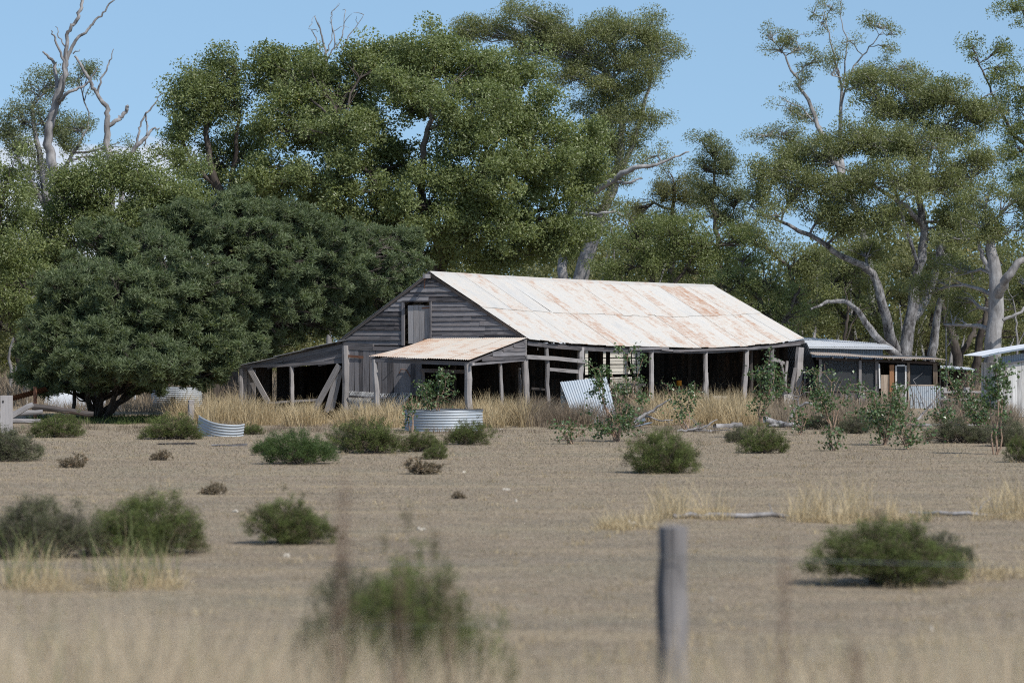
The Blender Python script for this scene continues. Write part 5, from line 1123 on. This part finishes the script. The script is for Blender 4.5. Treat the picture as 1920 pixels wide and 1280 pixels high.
sapling(1700, 842, 788, 110, 'low pale-leaved suckers at the foot of the wide sapling', 5, 210, bot=0.1)
sapling(1775, 826, 762, 56, 'small leafy sapling in front of the iron panel', 4, 200)
sapling(1806, 800, 684, 80, 'leafy sapling before the yard rails', 4, 420, bot=0.4)
sapling(1872, 852, 674, 64, 'dark leafy sapling against the white slatted shed', 4, 460, bot=0.35)
sapling(1620, 808, 760, 100, 'sparse leafy sapling under the screens, left of the shed door', 4, 200)
sapling(812, 800, 700, 60, 'round-leaved shrub growing up inside the tank ring', 6, 560, Y=89.6, bot=0.45)
sapling(770, 806, 742, 40, 'thin leaning sucker with few leaves at the left end of the tank ring', 3, 90, Y=87.9)
sapling(1500, 815, 765, 60, 'straggly leafy sucker by the fallen logs', 3, 110)
sapling(1560, 845, 800, 60, 'low straggly sucker on bare ground below the screened shed', 3, 90)
sapling(1835, 815, 740, 60, 'leafy suckers just left of the white slatted shed', 4, 300)

# ------------------------------------------------------------------ fallen wood
def branch(label, Y, lines, mat='bark_dead', name='fallen_branch', group='fallen branches in front of the barn', tw=3, cap=True):
    nb = NB(); b = W(lines[0][0][0], lines[0][0][1], Y); b[2] = max(0, b[2]-0.05)
    for pl in lines:
        P = np.array([W(q[0], q[1], Y+R.normal(0, 0.15)) for q in pl]); P[:, 2] = np.maximum(P[:, 2], 0.03); r_ = np.array([q[2] for q in pl]); n = len(P); tt = np.linspace(0, n-1, (n-1)*4+1)
        Q = np.stack([np.interp(tt, np.arange(n), P[:, k]) for k in range(3)], 1); Q[1:-1] += R.normal(0, 0.015, (len(Q)-2, 3)); nb.tube(Q, np.interp(tt, np.arange(n), r_), 7, cap=cap, wob=0.08)
        for _ in range(tw):
            i = R.integers(1, len(Q)); nb.tube(path(Q[i], Q[i]+R.normal(0, 0.3, 3)*[1, 1, 0.5]+[0, 0, 0.1], 4, 0.12), np.linspace(0.012, 0.004, 4), 4)
    return tag(nb.build(name, mat, None, True, loc=b), label, 'branch' if name != 'log' else 'log', group)
branch('forked grey dead branch slanting up to the right between tall sapling and rounded bush', 92, [[(1190, 793, 0.05), (1205, 779, 0.045), (1225, 768, 0.035), (1258, 748, 0.015)], [(1206, 779, 0.03), (1235, 787, 0.02), (1262, 788, 0.01)]])
branch('thin tangled dead branches on the ground right of the rounded bush', 88.5, [[(1270, 812, 0.03), (1300, 806, 0.03), (1330, 795, 0.02), (1345, 786, 0.01)], [(1300, 806, 0.02), (1340, 812, 0.015), (1370, 806, 0.01)], [(1285, 820, 0.02), (1320, 815, 0.015), (1350, 818, 0.01)]])
branch('sawn log with orange cut end, left of the slender sapling', 92.5, [[(1340, 803, 0.11), (1362, 800, 0.10), (1392, 796, 0.085)]], name='log', tw=1)
branch('long dark fallen limb right of the slender sapling', 93, [[(1432, 786, 0.10), (1455, 793, 0.10), (1480, 797, 0.08), (1502, 797, 0.05)], [(1440, 796, 0.06), (1470, 803, 0.05), (1500, 806, 0.03)]], 'bark_mott', 'log')
branch('arched dead branch in dry grass left of the screened shed', 95, [[(1478, 793, 0.06), (1490, 768, 0.05), (1512, 755, 0.04), (1540, 765, 0.02)], [(1495, 765, 0.03), (1498, 745, 0.02), (1510, 735, 0.01)]])
branch('dead branch rising by the iron panel of the screened shed', 100, [[(1718, 795, 0.05), (1735, 770, 0.035), (1752, 750, 0.025), (1775, 735, 0.01)], [(1735, 770, 0.02), (1725, 740, 0.015), (1712, 712, 0.008)]])
branch('pale dead limb lying below the white slatted shed', 94, [[(1760, 800, 0.06), (1800, 803, 0.06), (1840, 800, 0.04), (1875, 808, 0.02)], [(1700, 800, 0.04), (1730, 806, 0.05), (1765, 803, 0.05)]])
branch('long grey pole lying on the ground behind the foreground post', 45.3, [[(1262, 972, 0.035), (1330, 975, 0.04), (1420, 972, 0.035), (1535, 970, 0.03)]], tw=2)
branch('thin grey pole lying behind the big ragged bush', 46, [[(1705, 968, 0.03), (1780, 966, 0.03), (1850, 968, 0.025), (1925, 976, 0.02)]], tw=2)
nb = NB(); c = G(1204, 93.5)
nb.beam(c+[-0.25, 0, 0.03], c+[0.25, 0.1, 0.10], 0.4, 0.05, jit=0.03); nb.beam(c+[-0.18, 0.1, 0.15], c+[0.1, 0.1, 0.25], 0.25, 0.06, jit=0.03)
tag(nb.build('scrap_metal', 'zinc_blue', None, loc=c), 'crumpled grey scrap metal at the foot of the forked dead branch', 'scrap')
for x, y, w_, lb in ((950, 919, 30, 'largest pale stone cluster in the middle of the bare ground'), (967, 940, 14, 'small pale stone just below the largest one'), (790, 993, 30, 'flat pale chip above the big blurred bush'), (442, 960, 26, 'flat white stone left of the mid-sized green bush'), (540, 1043, 28, 'flat white stone below the mid-sized green bush'),
                   (870, 886, 14, 'small white stone right of the pale dead tuft'), (1183, 981, 32, 'thin pale stick chip left of the foreground post'), (940, 806, 24, 'whitish rag of rubble right of the tank ring'), (990, 796, 14, 'pale rubble lump near the big barn corner post'), (173, 787, 20, 'pale stone in the tree shade'), (252, 809, 10, 'small white stone in front of the tree shade'),
                   (330, 833, 70, 'flat grey plank on the ground under the olive bush'), (430, 836, 66, 'flat dark plank on the ground under the bent tank section'), (1334, 1127, 10, 'small white stone right of the foreground post'), (1745, 1181, 16, 'white stone at the bottom right'), (1050, 797, 30, 'pale board end on the ground left of the leaning sheet')):
    Y = GY(y); c = G(x, Y); wm = w_/F*Y; nb = NB()
    if w_ > 50: nb.beam(c-[wm/2, 0, -0.02], c+[wm/2, 0.1, 0.03], 0.2, 0.04, jit=0.01); nm, mt = 'plank', 'board'
    else:
        nm, mt = 'stone', 'bone'; wm *= 0.6
        for k in range(5):
            q = c+np.array([R.uniform(-0.3, 0.3)*wm, R.normal(0, 0.04), 0]); nb.tube([q-[0, 0, 0.01], q+[0, 0, 0.02], q+[0.005, 0, 0.045*R.uniform(0.5, 1.2)]], [wm*R.uniform(0.16, 0.3), wm*0.2, wm*0.06], 6, wob=0.25)
    tag(nb.build(nm, mt, None, loc=c), lb, nm, 'pale stones on the bare ground' if nm == 'stone' else None)

# ------------------------------------------------------------------ grass
def stuff(nb, name, mat, label, cat='grass'):
    o = nb.build(name, mat); o['kind'] = 'stuff'; tag(o, label, cat); return o
def tussocks(nb, px, Y, Hm, n_each, spread=0.28, lean=0.45, wd_=0.010, tm=0.5, ts=0.22):
    px = np.asarray(px, float); Y = np.asarray(Y, float); k = len(px); idx = np.repeat(np.arange(k), n_each); n = len(idx)
    cen = np.stack([(px-960)/F*Y, Y, 0*Y], 1); off = R.normal(0, 1, (n, 2))*spread*0.55
    Bp = cen[idx].copy(); Bp[:, :2] += off; ht = np.asarray(Hm)[idx]*R.uniform(0.45, 1.08, n)
    ln = off/spread*0.35+R.normal(0, lean*0.55, (n, 2))+R.normal(0, 0.12, (k, 2))[idx]
    blades(nb, Bp, ht, ln, wd_, tm+R.normal(0, 0.14, k)[idx]+R.normal(0, ts, n))
nb = NB(); k = 210
px = R.uniform(330, 985, k); Y = R.uniform(92.5, 98.2, k)+np.where(px < 640, 1.5, 0); H = R.uniform(0.25, 0.95, k)*np.where((px > 880) | (px < 480), 1.3, 1.05); ok = ~((px > 745) & (px < 915) & (Y < 94)); tussocks(nb, px[ok], Y[ok], H[ok], 95, wd_=0.012, tm=0.62)
px = R.uniform(1200, 1420, 95); tussocks(nb, px, R.uniform(95, 106, 95), R.uniform(0.5, 1.25, 95), 120, spread=0.34, wd_=0.012, tm=0.72)
stuff(nb, 'dry_grass', 'straw', 'tall golden dry grass standing along the front of the barn')
nb = NB(); px = R.uniform(985, 1210, 90); tussocks(nb, px, R.uniform(93.5, 101, 90), R.uniform(0.5, 1.05, 90), 90, wd_=0.012, tm=0.45)
px = R.uniform(1420, 1900, 230); px = px[(px < 1694) | (px > 1772)]; q_ = len(px); tussocks(nb, px, R.uniform(94, 116, q_), R.uniform(0.35, 0.85, q_), 90, spread=0.35, wd_=0.013, tm=0.55)
px = R.uniform(60, 350, 60); tussocks(nb, px, R.uniform(112, 121, 60), R.uniform(0.4, 0.8, 60), 60, spread=0.4, wd_=0.013, tm=0.6)
px = R.uniform(0, 1900, 130); tussocks(nb, px, R.uniform(86, 94, 130), R.uniform(0.08, 0.28, 130), 60, spread=0.3, wd_=0.01, tm=0.4)
stuff(nb, 'brown_grass', 'straw_brown', 'brownish seeding grass before the open side of the barn and the sheds')
# loose straw tufts on the paddock
nb = NB()
for px0, px1, yb, yt, k in ((1215, 1360, 968, 893, 15), (1130, 1230, 985, 955, 9), (1480, 1640, 974, 885, 17), (1660, 1760, 972, 905, 4), (1835, 1940, 968, 880, 14), (20, 130, 1100, 1010, 7), (180, 330, 1100, 1020, 8), (1780, 1930, 1080, 1030, 5)):
    px = R.uniform(px0, px1, k); Y = GY(yb+R.uniform(-7, 7, k)); H = (yb-yt)/F*Y*R.uniform(0.7, 1.35, k); tussocks(nb, px, Y, H, 24, spread=0.12, lean=0.42, wd_=0.007, tm=0.85)
    px = R.uniform(px0, px1, k*2); Y = GY(yb+R.uniform(-9, 9, 2*k)); tussocks(nb, px, Y, 0.14*np.ones(2*k), 50, spread=0.18, lean=0.9, wd_=0.006, tm=0.7)
px = R.uniform(-60, 1980, 520); Y = 23*np.exp(R.uniform(0, 1.38, 520)); tussocks(nb, px, Y, R.uniform(0.03, 0.11, 520), 22, spread=0.16, lean=0.9, wd_=0.006, tm=0.5)
px = R.uniform(-60, 1980, 120); Y = R.uniform(21, 27, 120); tussocks(nb, px, Y, R.uniform(0.06, 0.2, 120), 40, spread=0.25, lean=0.9, wd_=0.005, tm=0.6)
stuff(nb, 'straw_tufts', 'straw', 'loose pale straw tufts scattered over the bare paddock')
nb = NB(); px = R.uniform(20, 330, 16); tussocks(nb, px, GY(R.uniform(1060, 1110, 16)), R.uniform(0.3, 0.75, 16), 16, spread=0.12, lean=0.5, wd_=0.008, tm=0.5)
stuff(nb, 'green_grass', 'green_blade', 'thin green-yellow grass stalks before the two joined bushes at the left')
nb = NB(); px = R.uniform(70, 350, 90); tussocks(nb, px, R.uniform(96.5, 104, 90), R.uniform(0.12, 0.34, 90), 60, spread=0.35, lean=0.6, wd_=0.016, tm=0.0, ts=0.1)  # tone set darkest, putting the tree's shade into the weeds' colour
stuff(nb, 'shade_weeds', 'green_blade', 'low weeds under the dense dark tree, its shade put into their colour')
# short stubble all over the bare ground
nb = NB(); n = 230000
Y = 21*np.exp(R.uniform(0, math.log(104/21.), n)); x = R.uniform(-0.175, 0.175, n)*Y
blades(nb, np.stack([x, Y, 0*x], 1), R.uniform(0.012, 0.045, n)*np.clip(Y/50, 0.8, 1.5), R.normal(0, 0.9, (n, 2)), 0.007*np.clip(Y/50, 0.6, 1.6), R.uniform(0, 1, n))
stuff(nb, 'stubble', 'stubble', 'short dry grazed stubble covering the paddock')
# tall dry grass close to the camera, far out of focus
nb = NB(); k = 420; Y = R.uniform(11.5, 16.8, k); px = R.uniform(-200, 2120, k)
H = np.interp(px, [0, 250, 500, 800, 1000, 1300, 1600, 1920], [1.62, 1.58, 1.48, 1.32, 1.26, 1.30, 1.40, 1.48])*R.uniform(0.74, 1.0, k); H = H*np.interp(Y, [11.5, 16.8], [1.08, 0.88]); tussocks(nb, px, Y, H, 85, spread=0.22, lean=0.18, wd_=0.006, tm=0.55)
stuff(nb, 'tall_dry_grass', 'straw_near', 'tall pale dry grass along the roadside, far out of focus at the bottom')
def stalk(x, yt, Y, label, w_=0.012, lean=0.0, seedh=0.35):
    b = G(x, Y); top = W(x+lean, yt, Y); t = thing('weed_stalk', label, 'weed', b, 'blurred tall weed stalks in the foreground'); nb = NB(); P = path(b, top, 10, 0.02); nb.tube(P, np.linspace(0.005, 0.003, 10), 5); nb.build('stem', 'seed', t)
    nb = NB(); n = 150; s_ = R.uniform(1-seedh, 0.97, n); q = np.stack([np.interp(s_*9, np.arange(10), P[:, k]) for k in range(3)], 1)+R.normal(0, w_, (n, 3)); add_leaves(nb, q, nrm_rows(rdir(n)+[0, 0, 1]), 0.022, 0.012, R.uniform(0, 1, n)); nb.build('seed_head', 'seed', t)
stalk(690, 872, 9.5, 'brown blurred weed stalk leaning left above the big blurred bush', 0.012, -45, 0.3)
stalk(1488, 1000, 9.5, 'straight brown blurred weed stalk right of the foreground post', 0.011, -22, 0.6)
stalk(760, 1030, 10, 'short brown blurred stalk in front of the big blurred bush', 0.012, -10, 0.5)
stalk(1600, 1190, 9.5, 'low dark blurred seed head at the bottom right', 0.016, 5, 0.3)
stalk(835, 1080, 10, 'faint brown blurred stalk right of the short one', 0.01, 8, 0.5)
